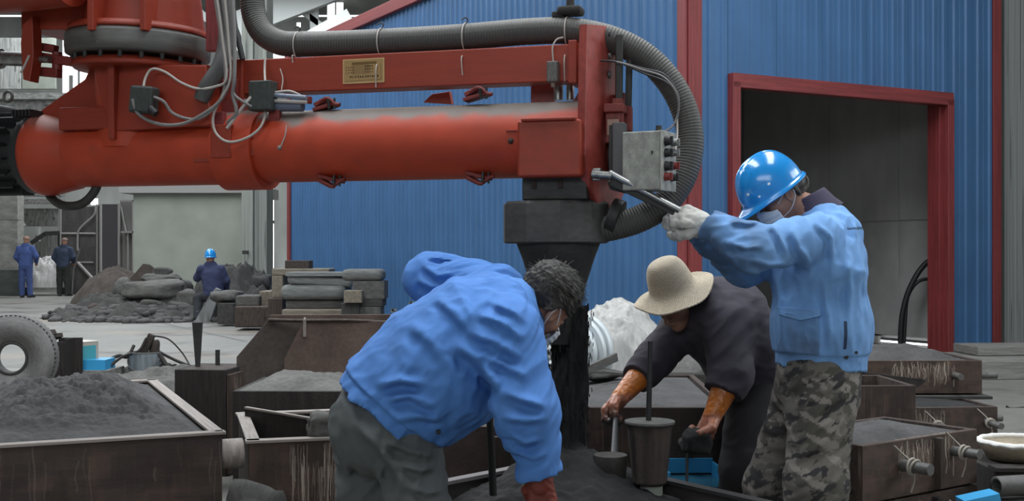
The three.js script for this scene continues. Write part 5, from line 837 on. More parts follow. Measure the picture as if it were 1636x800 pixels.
{
  const st = (px, D, h, sw = 0.16) => px; void st;
  const stand = (c, k = 1, lean = 0) => { const p = (x, y, z) => [c[0] + x, y * k, c[2] + z]; return { lat: [1, 0, 0], pelvis: p(0, 0.95, 0), chest: p(lean, 1.32, -0.02), neck: p(lean, 1.52, 0), headc: p(lean + 0.02, 1.67, -0.01), arms: [[p(-0.2 + lean, 1.44, 0), p(-0.3, 1.18, -0.04), p(-0.2, 0.98, -0.16)], [p(0.2 + lean, 1.44, 0), p(0.31, 1.2, -0.02), p(0.24, 1.02, -0.2)]], legs: [[p(-0.1, 0.9, 0), p(-0.11, 0.5, 0), p(-0.1, 0.09, 0.02), p(-0.14, 0.035, -0.14)], [p(0.1, 0.9, 0), p(0.11, 0.5, 0), p(0.14, 0.09, 0.02), p(0.2, 0.035, -0.12)]] }; };
  farWorker('person', 'small far worker in blue overalls standing with his back turned', { J: stand([-14.477, 0.003, -35.4], 1.02), top: [0.05, 0.085, 0.24], bottom: [0.045, 0.07, 0.19], seed: 5, cap: [0.26, 0.16, 0.12], turn: Math.PI });
  farWorker('person', 'far worker in dark clothes standing in shade before the dark gate', { J: stand([-13.812, 0.129, -36.6], 1.0, 0.02), top: [0.03, 0.042, 0.075], bottom: [0.02, 0.022, 0.02], seed: 15, cap: [0.16, 0.11, 0.09], turn: Math.PI });
  // seated worker, back to the camera, one hand at his face
  const c = [-5.936, 0.021, -23.4], p = (x, y, z) => [c[0] + x, y, c[2] + z];
  farWorker('person', 'worker with a blue helmet and navy jacket sitting with his back turned', { J: { lat: [1, 0, 0], pelvis: p(0.06, 0.56, 0), chest: p(0.03, 0.92, -0.04), neck: p(0.0, 1.12, -0.03), headc: p(-0.01, 1.25, -0.04), arms: [[p(-0.18, 1.04, 0), p(-0.29, 0.86, -0.12), p(-0.12, 1.1, -0.18)], [p(0.21, 1.04, 0), p(0.3, 0.8, -0.06), p(0.25, 0.62, -0.25)]], legs: [[p(-0.1, 0.5, 0), p(-0.24, 0.46, -0.02), p(-0.22, 0.09, 0.12), p(-0.3, 0.035, 0.0)], [p(0.14, 0.5, 0), p(0.24, 0.5, -0.36), p(0.26, 0.09, -0.3), p(0.28, 0.035, -0.44)]] }, top: [0.028, 0.035, 0.085], bottom: [0.022, 0.024, 0.03], seed: 25, helmet: true, face: [0.1, 0, -1] });
}

// ---------- moulding boxes, heaps and scrap ----------
function dripTex(c0, c1, s, dense = 1, band = [0, 1]) { // brown plate with pale runs
  const c = document.createElement('canvas'); c.width = 512; c.height = 256; const x = c.getContext('2d'); x.fillStyle = c0; x.fillRect(0, 0, 512, 256); const keep = seed; seed = s;
  for (let i = 0; i < 240; i++) { x.fillStyle = `rgba(${rnd() < 0.5 ? '20,14,12' : '110,82,70'},${rr(0.04, 0.14)})`; x.fillRect(rr(-20, 512), rr(-20, 256), rr(8, 90), rr(6, 70)); }
  for (let i = 0; i < 70 * dense; i++) { let px = (band[0] + (band[1] - band[0]) * rnd()) * 512, py = rr(0, 60); const L = rr(30, 190); x.strokeStyle = c1; x.globalAlpha = rr(0.2, 0.7) * Math.min(1, dense + 0.2); x.lineWidth = rr(1.2, 4.2); x.beginPath(); x.moveTo(px, py); for (let k = 1; k < 8; k++) { px += rr(-3, 3); x.lineTo(px, py + L * k / 8); } x.stroke(); }
  x.globalAlpha = 1; seed = keep; const t = new THREE.CanvasTexture(c); t.colorSpace = THREE.SRGBColorSpace; return t;
}
const DRIPS = [dripTex('#45372f', '#b5a99c', 11, 1, [0.35, 0.75]), dripTex('#493a32', '#c0b6a8', 23, 1.2, [0.3, 0.78]), dripTex('#3a2f2a', '#9c8f84', 35, 0.25), dripTex('#40342d', '#aaa094', 47, 0.7, [0.2, 0.5])].map((t) => S(0xffffff, 0.75, 0.05, { map: t, bumpMap: grain, bumpScale: 0.0015 }));
// a moulding box: front left top corner [x, y, z], direction of its front edge, size; open inside
function flask(label, at, dir, w, d, y0, o = {}) {
  const a = Math.asin(-dir[1] / Math.hypot(...dir)) * -1, h = at[1] - y0, t = o.t || 0.03, m = o.m || M.rust, fm = o.front || m;
  const ry = Math.atan2(-dir[1], dir[0]); void a;
  const f = thing('moulding_box', label, 'moulding box', [at[0], y0, at[2]], ry, o.group);
  part('front_plate', box(w / 2, h / 2, -t / 2, w, h, t, 0.004), fm, f);
  part('back_plate', box(w / 2, h / 2, -d + t / 2, w, h, t, 0.004), m, f);
  part('side_plate', box(t / 2, h / 2, -d / 2, t, h, d - 2 * t, 0.003), m, f); part('side_plate', box(w - t / 2, h / 2, -d / 2, t, h, d - 2 * t, 0.003), m, f);
  if (o.rim) part('rim', G(box(w / 2, h + 0.006, -0.02, w + 0.03, 0.014, 0.06, 0.003), box(w / 2, h + 0.006, -d + 0.02, w + 0.03, 0.014, 0.06, 0.003), box(0.02, h + 0.006, -d / 2, 0.06, 0.014, d, 0.003), box(w - 0.02, h + 0.006, -d / 2, 0.06, 0.014, d, 0.003)), M.rustPale, f, 'pale worn rim');
  for (const x of o.ribs || []) part('rib', box(x, h / 2, 0.015, 0.03, h * 0.92, 0.035, 0.004), m, f);
  if (o.joint) part('joint_flange', box(w / 2, o.joint, 0.008, w + 0.02, 0.014, 0.03, 0.003), m, f);
  for (const [x, y, l, r] of o.pins || []) { const p = part('trunnion', rod([x, y, -0.01], [x, y, l], r, r * 0.94), M.greyMetal, f, 'round grey lifting pin'); if (o.rope) part('rope_tie', G(new THREE.TorusGeometry(r + 0.007, 0.006, 6, 20).translate(x, y, 0.05), new THREE.TorusGeometry(r + 0.006, 0.005, 6, 20).rotateX(0.3).translate(x, y, 0.064), tube([[x - 0.01, y + r, 0.05], [x - 0.03, y + 0.05, 0.03], [x - 0.07, y + 0.09, 0.012]], 0.004, 14, 6), tube([[x, y - r, 0.06], [x + 0.015, y - 0.06, 0.05], [x + 0.005, y - 0.11, 0.04]], 0.004, 14, 6)), M.rope, p); }
  for (const [z, y, l, r] of o.sidePins || []) part('trunnion', rod([w - 0.01, y, z], [w + l, y, z], r, r * 0.94), o.pinM || M.greyMetal, f, 'round lifting pin');
  f.userData.base = [w, d, h];
  return f;
}
function fill(f, name, label, m, rise, s, inset = 0.034, peak = 0.9, n = 70, bump = 1) { // sand lying in a box
  const [w, d, h] = f.userData.base, pos = [], idx = [], uv = []; delete f.userData.base;
  for (let j = 0; j <= n; j++) for (let i = 0; i <= n; i++) { const u = i / n, v = j / n, e = Math.pow(sstep(0, 0.36, Math.min(u, 1 - u, v, 1 - v)), peak); const x = inset + u * (w - 2 * inset), z = -(inset + v * (d - 2 * inset)); const edge = i === 0 || j === 0 || i === n || j === n; pos.push(x, edge ? h * 0.5 : h - 0.012 + rise * e * (1 + 0.5 * fbm(x * 2.4 + s, z * 2.4, s, 3)) + rise * 0.42 * bump * e * (fbm(x * 5, z * 6, s, 4) + 0.5 * fbm(x * 20, z * 24, s + 4, 4) + 0.25 * Math.max(0, fbm(x * 45, z * 50, s + 8, 2))), z); uv.push(x, z); }
  for (let j = 0; j < n; j++) for (let i = 0; i < n; i++) { const a = j * (n + 1) + i; idx.push(a, a + 1, a + n + 1, a + 1, a + n + 2, a + n + 1); }
  const g = new THREE.BufferGeometry(); g.setAttribute('position', new THREE.Float32BufferAttribute(pos, 3)); g.setAttribute('uv', new THREE.Float32BufferAttribute(uv, 2)); g.setIndex(idx); g.computeVertexNormals();
  g.applyMatrix4(f.matrix.compose(f.position, f.quaternion, f.scale)); return stuff(name, label, 'sand', g, m);
}
// left foreground box with its heap
{
  const f = flask('large brown moulding box heaped with grey sand, nearest on the left', [-2.25, 0.6, -4.745], [0.83, -0.365], 1.08, 2.3, 0, { front: DRIPS[2], t: 0.035, rim: 1 });
  part('trunnion', new THREE.CylinderGeometry(0.066, 0.066, 0.1, 28).rotateZ(Math.PI / 2).translate(1.13, 0.5, -0.08), M.rustPale, f, 'round pale side roller');
  fill(f, 'sand_heap', 'coarse grey sand heaped high in the large left moulding box', M.sandDark, 0.125, 4, 0.038, 0.8, 150, 1.9);
}
// flask behind, with inner plate
{
  const f = flask('open empty brown moulding box with pale drips on its front', [-1.16, 0.55, -5.24], [0.5, -0.14], 0.52, 0.95, 0, { front: DRIPS[0], rim: 1, ribs: [0.46] }); delete f.userData.base;
  part('slanted_plate', plank([0.03, 0.5, -0.8], [0.42, 0.5, -0.12], 0.2, 0.015, [0, 1, 0], 0.003), M.rustDark, f, 'slanting inner plate');
  part('plate_edge', plank([0.03, 0.605, -0.8], [0.42, 0.605, -0.12], 0.012, 0.022, [0, 1, 0], 0.003), M.rustPale, f);
  part('front_ledge', box(0.25, 0.03, 0.03, 0.5, 0.06, 0.06, 0.006), M.darkMetal, f);
  single('broken_sand_block', 'broken grey sand block lying on the empty box corner', 'block', rock(0.10, 0.06, 0.08, 3).translate(-0.845, 0.6, -5.42), M.stone);
  const b = flask('tall narrow dark moulding box standing on end behind the left heap', [-2.1, 0.66, -7.4], [0.34, 0.04], 0.33, 0.42, 0, { m: M.rustDark, front: M.rustDark }); delete b.userData.base;
  part('top_plate', box(0.165, 0.65, -0.21, 0.32, 0.02, 0.4, 0.004), M.wood, b);
  part('dripped_side', box(0.342, 0.32, -0.21, 0.02, 0.62, 0.4, 0.004), DRIPS[3], b);
  single('iron_wedge', 'dark tapered iron wedge standing upright on the narrow box', 'wedge', poly([[-0.031, 0.29], [0.031, 0.29], [0.014, 0], [-0.009, 0]], 0.035, 0.003).translate([-2.004, 0.648, -7.6][0], 0.655, -7.56), M.darkMetal);
  single('iron_peg', 'short dark iron peg behind the tapered wedge', 'peg', box(0, 0.05, 0, 0.025, 0.11, 0.025, 0.002).translate([-1.901, 0.662, -7.7][0], 0.655, -7.68), M.darkMetal);
  single('dark_casting', 'dark lumpy iron casting below the pale side roller', 'casting', G(rock(0.14, 0.2, 0.14, 9).translate(-1.08, 0.2, -4.98)), M.stoneDark);
  const s = flask('dark moulding box with lumpy grey sand before the brown skip', [-1.55, 0.62, -6.6], [1, 0.02], 0.62, 0.75, 0, { m: M.rustDark }); fill(s, 'sand_heap', 'lumpy grey sand in the dark box before the brown skip', M.stone, 0.07, 12, 0.0, 0.6);
}
function rock(rx, ry, rz, s, d = 4) { const g = new THREE.IcosahedronGeometry(1, d); return warp(mergeV(g), (x, y, z) => { const k = 1 + 0.35 * noise(x * 1.3 + s, y * 1.3, z * 1.3) + 0.15 * fbm(x * 4, y * 4 + s, z * 4, 3); const q = (v) => Math.sign(v) * Math.pow(Math.abs(v), 0.72); return [q(x) * k * rx, q(y) * k * ry, q(z) * k * rz]; }); }
function mergeV(g) { // weld an icosahedron
  const p = g.attributes.position, map = {}, pos = [], idx = [], uv = []; for (let i = 0; i < p.count; i++) { const k = [p.getX(i), p.getY(i), p.getZ(i)].map((v) => v.toFixed(4)).join(); if (!(k in map)) { map[k] = pos.length / 3; pos.push(p.getX(i), p.getY(i), p.getZ(i)); uv.push(p.getX(i), p.getY(i)); } idx.push(map[k]); }
  const o = new THREE.BufferGeometry(); o.setAttribute('position', new THREE.Float32BufferAttribute(pos, 3)); o.setAttribute('uv', new THREE.Float32BufferAttribute(uv, 2)); o.setIndex(idx); o.computeVertexNormals(); return o;
}
// brown skip
{
  const t = thing('steel_skip', 'wide plain brown steel skip with a chamfered end', 'skip', [-1.76, 1.4, -7.6], 0.08); t.position.y = 0;
  const sm = S([0.155, 0.105, 0.085], 0.7, 0.1, { map: mottle });
  part('front_plate', poly([[0.30, 0], [0.98, 0], [0.98, 0.945], [0.42, 0.945], [0.30, 0.7]], 0.02, 0.003), sm, t);
  part('end_plate', poly([[0, 0], [0.32, 0], [0.32, 0.7], [0.43, 0.945], [0.20, 0.955], [0, 0.72]], 0.02, 0.003).rotateY(0.12), S([0.095, 0.075, 0.065], 0.75, 0.1, { map: mottle }), t, 'darker bevelled end');
  part('back_plate', box(0.55, 0.47, -0.9, 0.9, 0.94, 0.02, 0.003), sm, t); part('side_plate', box(0.97, 0.47, -0.46, 0.02, 0.94, 0.86, 0.003), sm, t); part('side_plate', box(0.1, 0.38, -0.5, 0.02, 0.75, 0.8, 0.003), sm, t);
  part('rim', tube([[0.2, 0.955, -0.01], [0.42, 0.95, 0.0], [0.7, 0.95, 0.0], [0.97, 0.935, -0.02]], 0.011, 40, 8), M.rust, t);
  part('strap', G(box(0.43, 0.9, 0.008, 0.02, 0.11, 0.012, 0.004), tube([[0.43, 0.95, 0.012], [0.432, 0.965, 0], [0.432, 0.95, -0.02]], 0.008, 10, 6)), M.rustPale, t);
  part('floor_plate', box(0.55, 0.02, -0.45, 0.86, 0.02, 0.84), sm, t);
}
// tyre and the clutter by it
{
  const ty = thing('truck_tyre', 'worn grey truck tyre standing on edge at the far left', 'tyre', [-4.614, 1.4, -11], 0.12); ty.position.y = 0.41;
  const pr = []; for (let i = 0; i <= 24; i++) { const a = -2.55 + i / 24 * 5.1; pr.push([0.26 + 0.148 * Math.cos(a * 0.9), 0.14 * Math.sin(a)]); }
  const bt = lathe([[0.135, -0.07], ...pr, [0.135, 0.07], [0.125, 0], [0.135, -0.07]], 72).rotateX(Math.PI / 2);
  part('casing', bt, S([0.20, 0.19, 0.185], 0.85, 0, { map: mottle }), ty);
  const tl = []; for (let i = 0; i < 60; i++) tl.push(box(0, 0, 0, 0.02, 0.008, 0.16, 0.003).translate(0, 0.3945, 0).rotateZ(i / 60 * 6.2832)); part('tread', G(tl), M.rubber, ty);
  part('bead', new THREE.TorusGeometry(0.142, 0.014, 10, 48).translate(0, 0, 0.075), M.rubber, ty);
  single('dark_crate', 'dark rusty open crate just right of the truck tyre', 'crate', G(box(-4.437, 0.258, -11.515, 0.23, 0.516, 0.03), box(-4.36, 0.27, -11.75, 0.23, 0.54, 0.03), box(-4.54, 0.27, -11.64, 0.02, 0.54, 0.2), box(-4.335, 0.27, -11.64, 0.02, 0.54, 0.2)), M.rustDark);
  single('wood_offcut', 'weathered wood offcut lying on the dark crate', 'wood', G(plank([-4.603, 0.527, -11.6], [-4.462, 0.61, -11.55], 0.05, 0.1), plank([-4.594, 0.507, -11.7], [-4.432, 0.576, -11.6], 0.04, 0.12)), M.wood);
  const low = single('low_plinth', 'low grey block carrying the blue box', 'block', box(-4.223, 0.104, -12.05, 0.422, 0.208, 0.5), M.concrete); void low;
  single('blue_box', 'flat bright blue box under the teal sided carton', 'box', box(-4.185, 0.256, -12, 0.262, 0.106, 0.3), M.cyan);
  single('white_packet', 'crumpled white packet beside the flat blue box', 'packet', rock(0.06, 0.035, 0.05, 21, 3).translate(...[-4.428, 0.229, -11.9]), M.white);
  const cb = thing('carton', 'small carton with a teal front and pale lid flaps', 'carton', [-4.345, 0.282, -12]); cb.rotation.y = -0.55;
  part('body', box(0, 0.1, 0, 0.25, 0.2, 0.22, 0.003), M.cardboard, cb); part('teal_side', box(0.1265, 0.09, 0.01, 0.003, 0.15, 0.17), M.teal, cb, 'teal printed side'); part('flap', box(0.0, 0.204, 0.0, 0.255, 0.006, 0.225, 0.002), S([0.6, 0.56, 0.5], 0.85), cb);
  const bk = thing('bucket', 'dented pale blue bucket among scrap rods', 'bucket', [-3.8, 1.4, -12.3]); bk.position.y = 0;
  part('body', lathe([[0.0, 0.01], [0.14, 0.01], [0.145, 0.0], [0.15, 0.02], [0.168, 0.34], [0.174, 0.352], [0.166, 0.352], [0.16, 0.34], [0.145, 0.03], [0, 0.03]], 48), S([0.30, 0.35, 0.38], 0.5, 0, { map: streak }), bk); part('rim', new THREE.TorusGeometry(0.169, 0.006, 8, 48).rotateX(Math.PI / 2).translate(0, 0.35, 0), M.greyMetal, bk); part('handle', tube([[-0.17, 0.33, 0], [-0.12, 0.22, 0.14], [0, 0.17, 0.19], [0.12, 0.22, 0.14], [0.17, 0.33, 0]], 0.005, 30, 6), M.greyMetal, bk);
  single('broken_tool_head', 'broken wooden tool head sticking out of the pale bucket', 'tool', G(plank([-3.819, 0.325, -12.3], [-3.722, 0.533, -12.3], 0.07, 0.06, [1, 0, 0], 0.01), rock(0.05, 0.09, 0.05, 31, 3).translate(...[-3.712, 0.386, -12.35])), M.wood);
  const rods = [['long bent scrap rod rising left of the pale bucket', [[-4.105, 0.187, -12], [-3.968, 0.317, -12.1], [-3.827, 0.373, -12.2], [-3.765, 0.497, -12.25]], 0.014], ['second bent scrap rod lying lower beside the bucket', [[-4.159, 0.254, -12.1], [-4.032, 0.321, -12.2], [-3.949, 0.308, -12.2], [-3.91, 0.416, -12.3]], 0.018], ['thin wire arching from the bucket to the right', [[-3.716, 0.52, -12.3], [-3.561, 0.487, -12.3], [-3.418, 0.351, -12.3], [-3.3, 0.212, -12.2]], 0.008], ['straight rusty bar right of the bucket', [[-3.707, 0.356, -12.4], [-3.483, 0.267, -12.3], [-3.222, 0.203, -12.1]], 0.016], ['thin rod hooked low behind the white sheet', [[-3.664, 0.287, -12.3], [-3.506, 0.167, -12.2], [-3.394, 0.126, -12.1]], 0.01], ['short thick scrap bar by the bucket side', [[-3.585, 0.343, -12.1], [-3.461, 0.2, -12]], 0.024]];
  for (const [l, pts, r] of rods) single('scrap_rod', l, 'scrap rod', tube(pts, r, 30, 8), M.rustDark, 'scrap rods round the bucket');
  stuff('scrap_pile', 'dark pile of fine scrap under the rods and bucket', 'scrap', heap(0.62, 0.2, 0.4, 8, 0.5, 0.8).translate([-3.79, 1.4, -12.35][0], 0, -12.35), M.stoneDark);
  single('white_sheet', 'bright white foil sheet lying before the bucket', 'sheet', warp(box(0, 0, 0, 0.3, 0.02, 0.34).translate(0, 0, 0), (x, y, z) => [x, y, z]).translate(...[-3.485, 0.15, -11.7]), M.white);
  single('white_sheet', 'second white sheet lying on pale packing right behind the heap', 'sheet', G(box(0, -0.05, 0, 0.34, 0.16, 0.3).translate(...[-3.277, 0.133, -11.2]).rotateY(0.0)), M.whitePlastic);
  stuff('packing_rubble', 'low grey rubble under the white sheets', 'rubble', heap(0.7, 0.26, 0.7, 14, 0.3, 0.4).translate(-3.35, 0, -11.5), M.stone);
}
// rubble heap on the far floor
{
  const soil = S([0.085, 0.068, 0.058], 0.95, 0, { map: mottle }), cz = -24;
  stuff('rubble', 'dark rubble spread over the far floor', 'rubble', heap(2.1, 0.5, 1.2, 3, 0.6, 0.8, 60).translate([-7.613, 1.4, -24.6][0], 0, -24.6), M.stoneDark);
  stuff('rubble', 'dark rubble behind the seated worker', 'rubble', heap(1.2, 1.0, 0.8, 17, 0.45, 0.7, 60).translate([-5.521, 1.4, -24.8][0] - 0.3, 0, -24.9), M.stoneDark);
  single('earth_mound', 'brown rounded earth mound before the dark cabinet', 'mound', heap(1.0, 1.02, 0.9, 6, 0.12, 0.62, 40).translate([-8.839, 1.4, -27][0], 0, -26.6), soil);
  single('steel_plate', 'brown pointed steel plate leaning behind the rubble', 'plate', poly([[-0.5, 0], [-0.35, 0.75], [-0.05, 1.12], [0.1, 1.1], [0.6, 0.72], [0.55, 0]], 0.05).rotateX(-0.15).translate([-8.128, 1.4, -26][0], 0, -26.2), soil);
  const rk = [['largest grey slab lying on the rubble', 247, 463, 0.62, 0.2, 0.4, 0], ['second grey slab on top of the largest one', 258, 445, 0.4, 0.1, 0.3, 1], ['dark block at the top of the rubble', 259, 436, 0.19, 0.12, 0.2, 2], ['upright grey block on the rubble left', 196, 464, 0.18, 0.24, 0.2, 3], ['round grey boulder low in the rubble', 246, 489, 0.34, 0.16, 0.25, 4], ['brownish boulder at the rubble foot', 185, 495, 0.2, 0.15, 0.2, 5], ['dark boulder in the middle of the rubble', 212, 498, 0.22, 0.14, 0.2, 6], ['small pale stone on the rubble', 174, 487, 0.07, 0.06, 0.06, 7], ['flat rock at the right rubble end', 290, 492, 0.3, 0.15, 0.24, 8], ['small dark rock alone left of the rubble', 108, 497, 0.16, 0.06, 0.12, 9], ['tiny dark rock furthest left on the floor', 85, 499, 0.1, 0.04, 0.08, 10], ['dark rock right of the grey slabs', 290, 464, 0.22, 0.22, 0.2, 11], ['round rock beside the seated worker', 299, 479, 0.2, 0.2, 0.2, 12], ['low rock in front of the earth mound', 152, 494, 0.22, 0.12, 0.2, 13], ['dark pointed rock behind the seated worker', 372, 439, 0.2, 0.17, 0.2, 14], ['dark long rock beside the brick piles', 392, 450, 0.3, 0.14, 0.25, 15], ['dark slab rock leaning near the column', 415, 452, 0.25, 0.2, 0.25, 16]];
  for (const [l, px, py, rx, ry, rz, i] of rk) { const D = 24.2 + (py < 470 ? 0.7 : 0) - (i === 0 ? 0.5 : 0); single('rock', l, 'rock', rock(rx, ry, rz, i * 5 + 2, 3).translate((px - 818) / 1900 * D, Math.max(1.4 - (py - 400) / 1900 * D, ry * 0.7), -D), [M.stone, M.stone, M.stoneDark, M.stone, M.stone, M.rust, M.stoneDark, M.white, M.stone, M.stoneDark, M.stoneDark, M.stoneDark, M.stone, M.rust, M.stoneDark, M.stoneDark, M.stoneDark][i], 'rocks on the far rubble'); }
  const rocks = []; for (let i = 0; i < 260; i++) { const a = rr(0, 6.28), q = Math.pow(rnd(), 0.6), x = -7.2 + Math.cos(a) * q * 2.3, z = -24.2 + Math.sin(a) * q * 1.3, s = rr(0.03, 0.11), e = Math.hypot((x + 7.6) / 2.1, (z + 24.6) / 1.2); rocks.push(rock(s * rr(1, 1.6), s * rr(0.6, 1), s, i * 3.7, 1).rotateY(rr(0, 6)).translate(x, Math.max(0, 0.36 * (1 - e * e)) + s * 0.3, z)); }
  stuff('rubble_stones', 'loose small stones littering the far rubble', 'stones', G(rocks), S([0.11, 0.102, 0.1], 0.9, 0, { map: mottle }));
  single('plastic_sheet', 'pale wrinkled plastic sheet hanging beside the seated worker', 'plastic sheet', warp(poly([[-0.28, 0], [0.02, 0], [0.2, 0.5], [0.24, 0.62], [0.14, 0.66], [0.02, 0.5]], 0.1, 0.01), (x, y, z) => [x, y, z + 0.04 * noise(x * 14, y * 5, 1)]).translate([-5.859, 0.044, -23][0], 0.02, -22.95), S([0.30, 0.30, 0.30], 0.6, 0, { map: streak }));
  single('seat_block', 'low dark block that the seated worker sits on', 'block', box([-5.764, 1.4, -23.5][0], 0.2, -23.65, 0.45, 0.4, 0.36, 0.02), M.stoneDark);
}
// piles of castings and bricks before the booth
{
  const it = (name, label, g, m, cat = 'slab') => single(name, label, cat, g, m, 'castings piled before the blue booth');
  const rb = (x, y, z, w, h, d, r = 0.03, tilt = 0, turn = 0) => box(x, y, z, w, h, d, r, turn, tilt);
  it('mould_slab', 'wide brown bottom slab of the casting pile', rb(-3.064, 0.327, -20.05, 1.465, 0.206, 0.9), M.tan);
  it('mould_slab', 'grey slab second from the bottom of the casting pile', rb(-3.293, 0.499, -20.2, 0.959, 0.156, 0.8, 0.04), M.stone);
  it('mould_slab', 'thick rounded grey casting in the middle of the pile', rb(-3.302, 0.705, -20.15, 1.089, 0.249, 0.9, 0.1), S([0.22, 0.225, 0.22], 0.8, 0, { map: mottle }));
  it('mould_slab', 'pale topped curved casting tilted on the pile', G(rb(-3.202, 0.896, -20.1, 1.081, 0.177, 0.7, 0.07, -0.06), box(-3.193, 1.006, -20.075, 1.12, 0.062, 0.75).translate(0, 0, 0)), S([0.27, 0.275, 0.27], 0.7, 0, { map: mottle }));
  it('mould_slab', 'tan flat slab near the top of the casting pile', rb(-3.647, 1.028, -20.85, 0.993, 0.119, 0.7, 0.02), M.tan);
  it('mould_block', 'small dark block topmost on the casting pile', rb(-3.724, 1.156, -20.8, 0.423, 0.141, 0.4, 0.01), M.wood, 'block');
  it('mould_block', 'brown column block under the tan slab', rb(-4.046, 0.774, -20.8, 0.194, 0.388, 0.6, 0.02), M.tan, 'block');
  it('mould_block', 'brown block under the column block', rb(-4.059, 0.348, -20.7, 0.258, 0.472, 0.6, 0.02), M.rust, 'block');
  it('ring_casting', 'rounded grey ring casting topmost on the right pile', rb(-2.375, 1.009, -19.1, 0.653, 0.188, 0.6, 0.08), S([0.19, 0.19, 0.18], 0.8, 0, { map: mottle }), 'casting');
  it('mould_block', 'brown block under the ring casting', rb(-2.271, 0.772, -19.1, 0.505, 0.287, 0.6, 0.015), M.stone, 'block');
  it('mould_block', 'narrow brown block on edge in the right pile', rb(-2.491, 0.676, -18.8, 0.284, 0.196, 0.4, 0.012), M.tan, 'block');
  it('mould_block', 'dark block third down in the right pile', rb(-2.32, 0.569, -19.1, 0.544, 0.119, 0.6, 0.015), M.stoneDark, 'block');
  it('mould_block', 'brown bottom block of the right pile', rb(-2.246, 0.292, -19.1, 0.336, 0.435, 0.6, 0.015), M.stone, 'block');
  it('mould_block', 'squat grey base block of the right pile', rb(-2.544, 0.327, -19, 0.285, 0.492, 0.6, 0.015), M.stoneDark, 'block');
  it('mould_block', 'hidden dark base under the main pile', rb(-3.064, 0.09, -20.05, 1.424, 0.268, 0.9, 0.015), M.stoneDark, 'block');
  it('brick_block', 'big brown brick block at the pile foot', rb(-4.532, 0.24, -21.15, 0.657, 0.372, 0.7, 0.03), M.rust, 'block');
  it('brick_block', 'grey flat block above the big brick block', rb(-4.675, 0.51, -21.3, 0.42, 0.188, 0.6, 0.03), M.stone, 'block');
  it('brick_block', 'pale block beside the flat grey block', rb(-4.385, 0.541, -21.5, 0.245, 0.268, 0.6, 0.02), M.tan, 'block');
  it('brick_block', 'dark low block behind the seated worker', rb(-5.297, 0.231, -22.25, 0.313, 0.394, 0.5, 0.02), M.stoneDark, 'block');
  it('sack', 'grey slumped sack on the dark low block', rock(0.3, 0.12, 0.22, 44, 3).translate(...[-5.352, 0.531, -22.3]), M.stone, 'sack');
  const fl = thing('pipe_flange', 'worn grey round flange with bolt holes leaning by the blue wall', 'flange', [-1.354, 0.601, -15.5], -0.35); fl.position.y = 0.44; fl.rotation.z = -0.2; fl.rotation.x = -0.18;
  const sh = new THREE.Shape(); sh.absarc(0, 0, 0.43, 0, 6.2832); const hole = new THREE.Path(); hole.absarc(0.02, -0.05, 0.11, 0, 6.2832, true); sh.holes.push(hole); for (let i = 0; i < 6; i++) { const p = new THREE.Path(), a = i / 6 * 6.2832 + 0.5; p.absarc(Math.cos(a) * 0.27, Math.sin(a) * 0.27, 0.028, 0, 6.2832, true); sh.holes.push(p); }
  part('disc', new THREE.ExtrudeGeometry(sh, { depth: 0.05, bevelEnabled: true, bevelSize: 0.008, bevelThickness: 0.008, curveSegments: 32 }), S([0.25, 0.235, 0.20], 0.7, 0.1, { map: mottle }), fl);
  single('flange_support', 'dark block behind the leaning flange', 'block', box([-1.355, 1.4, -15.8][0], 0.2, -15.95, 0.5, 0.4, 0.3, 0.02), M.stoneDark);
}
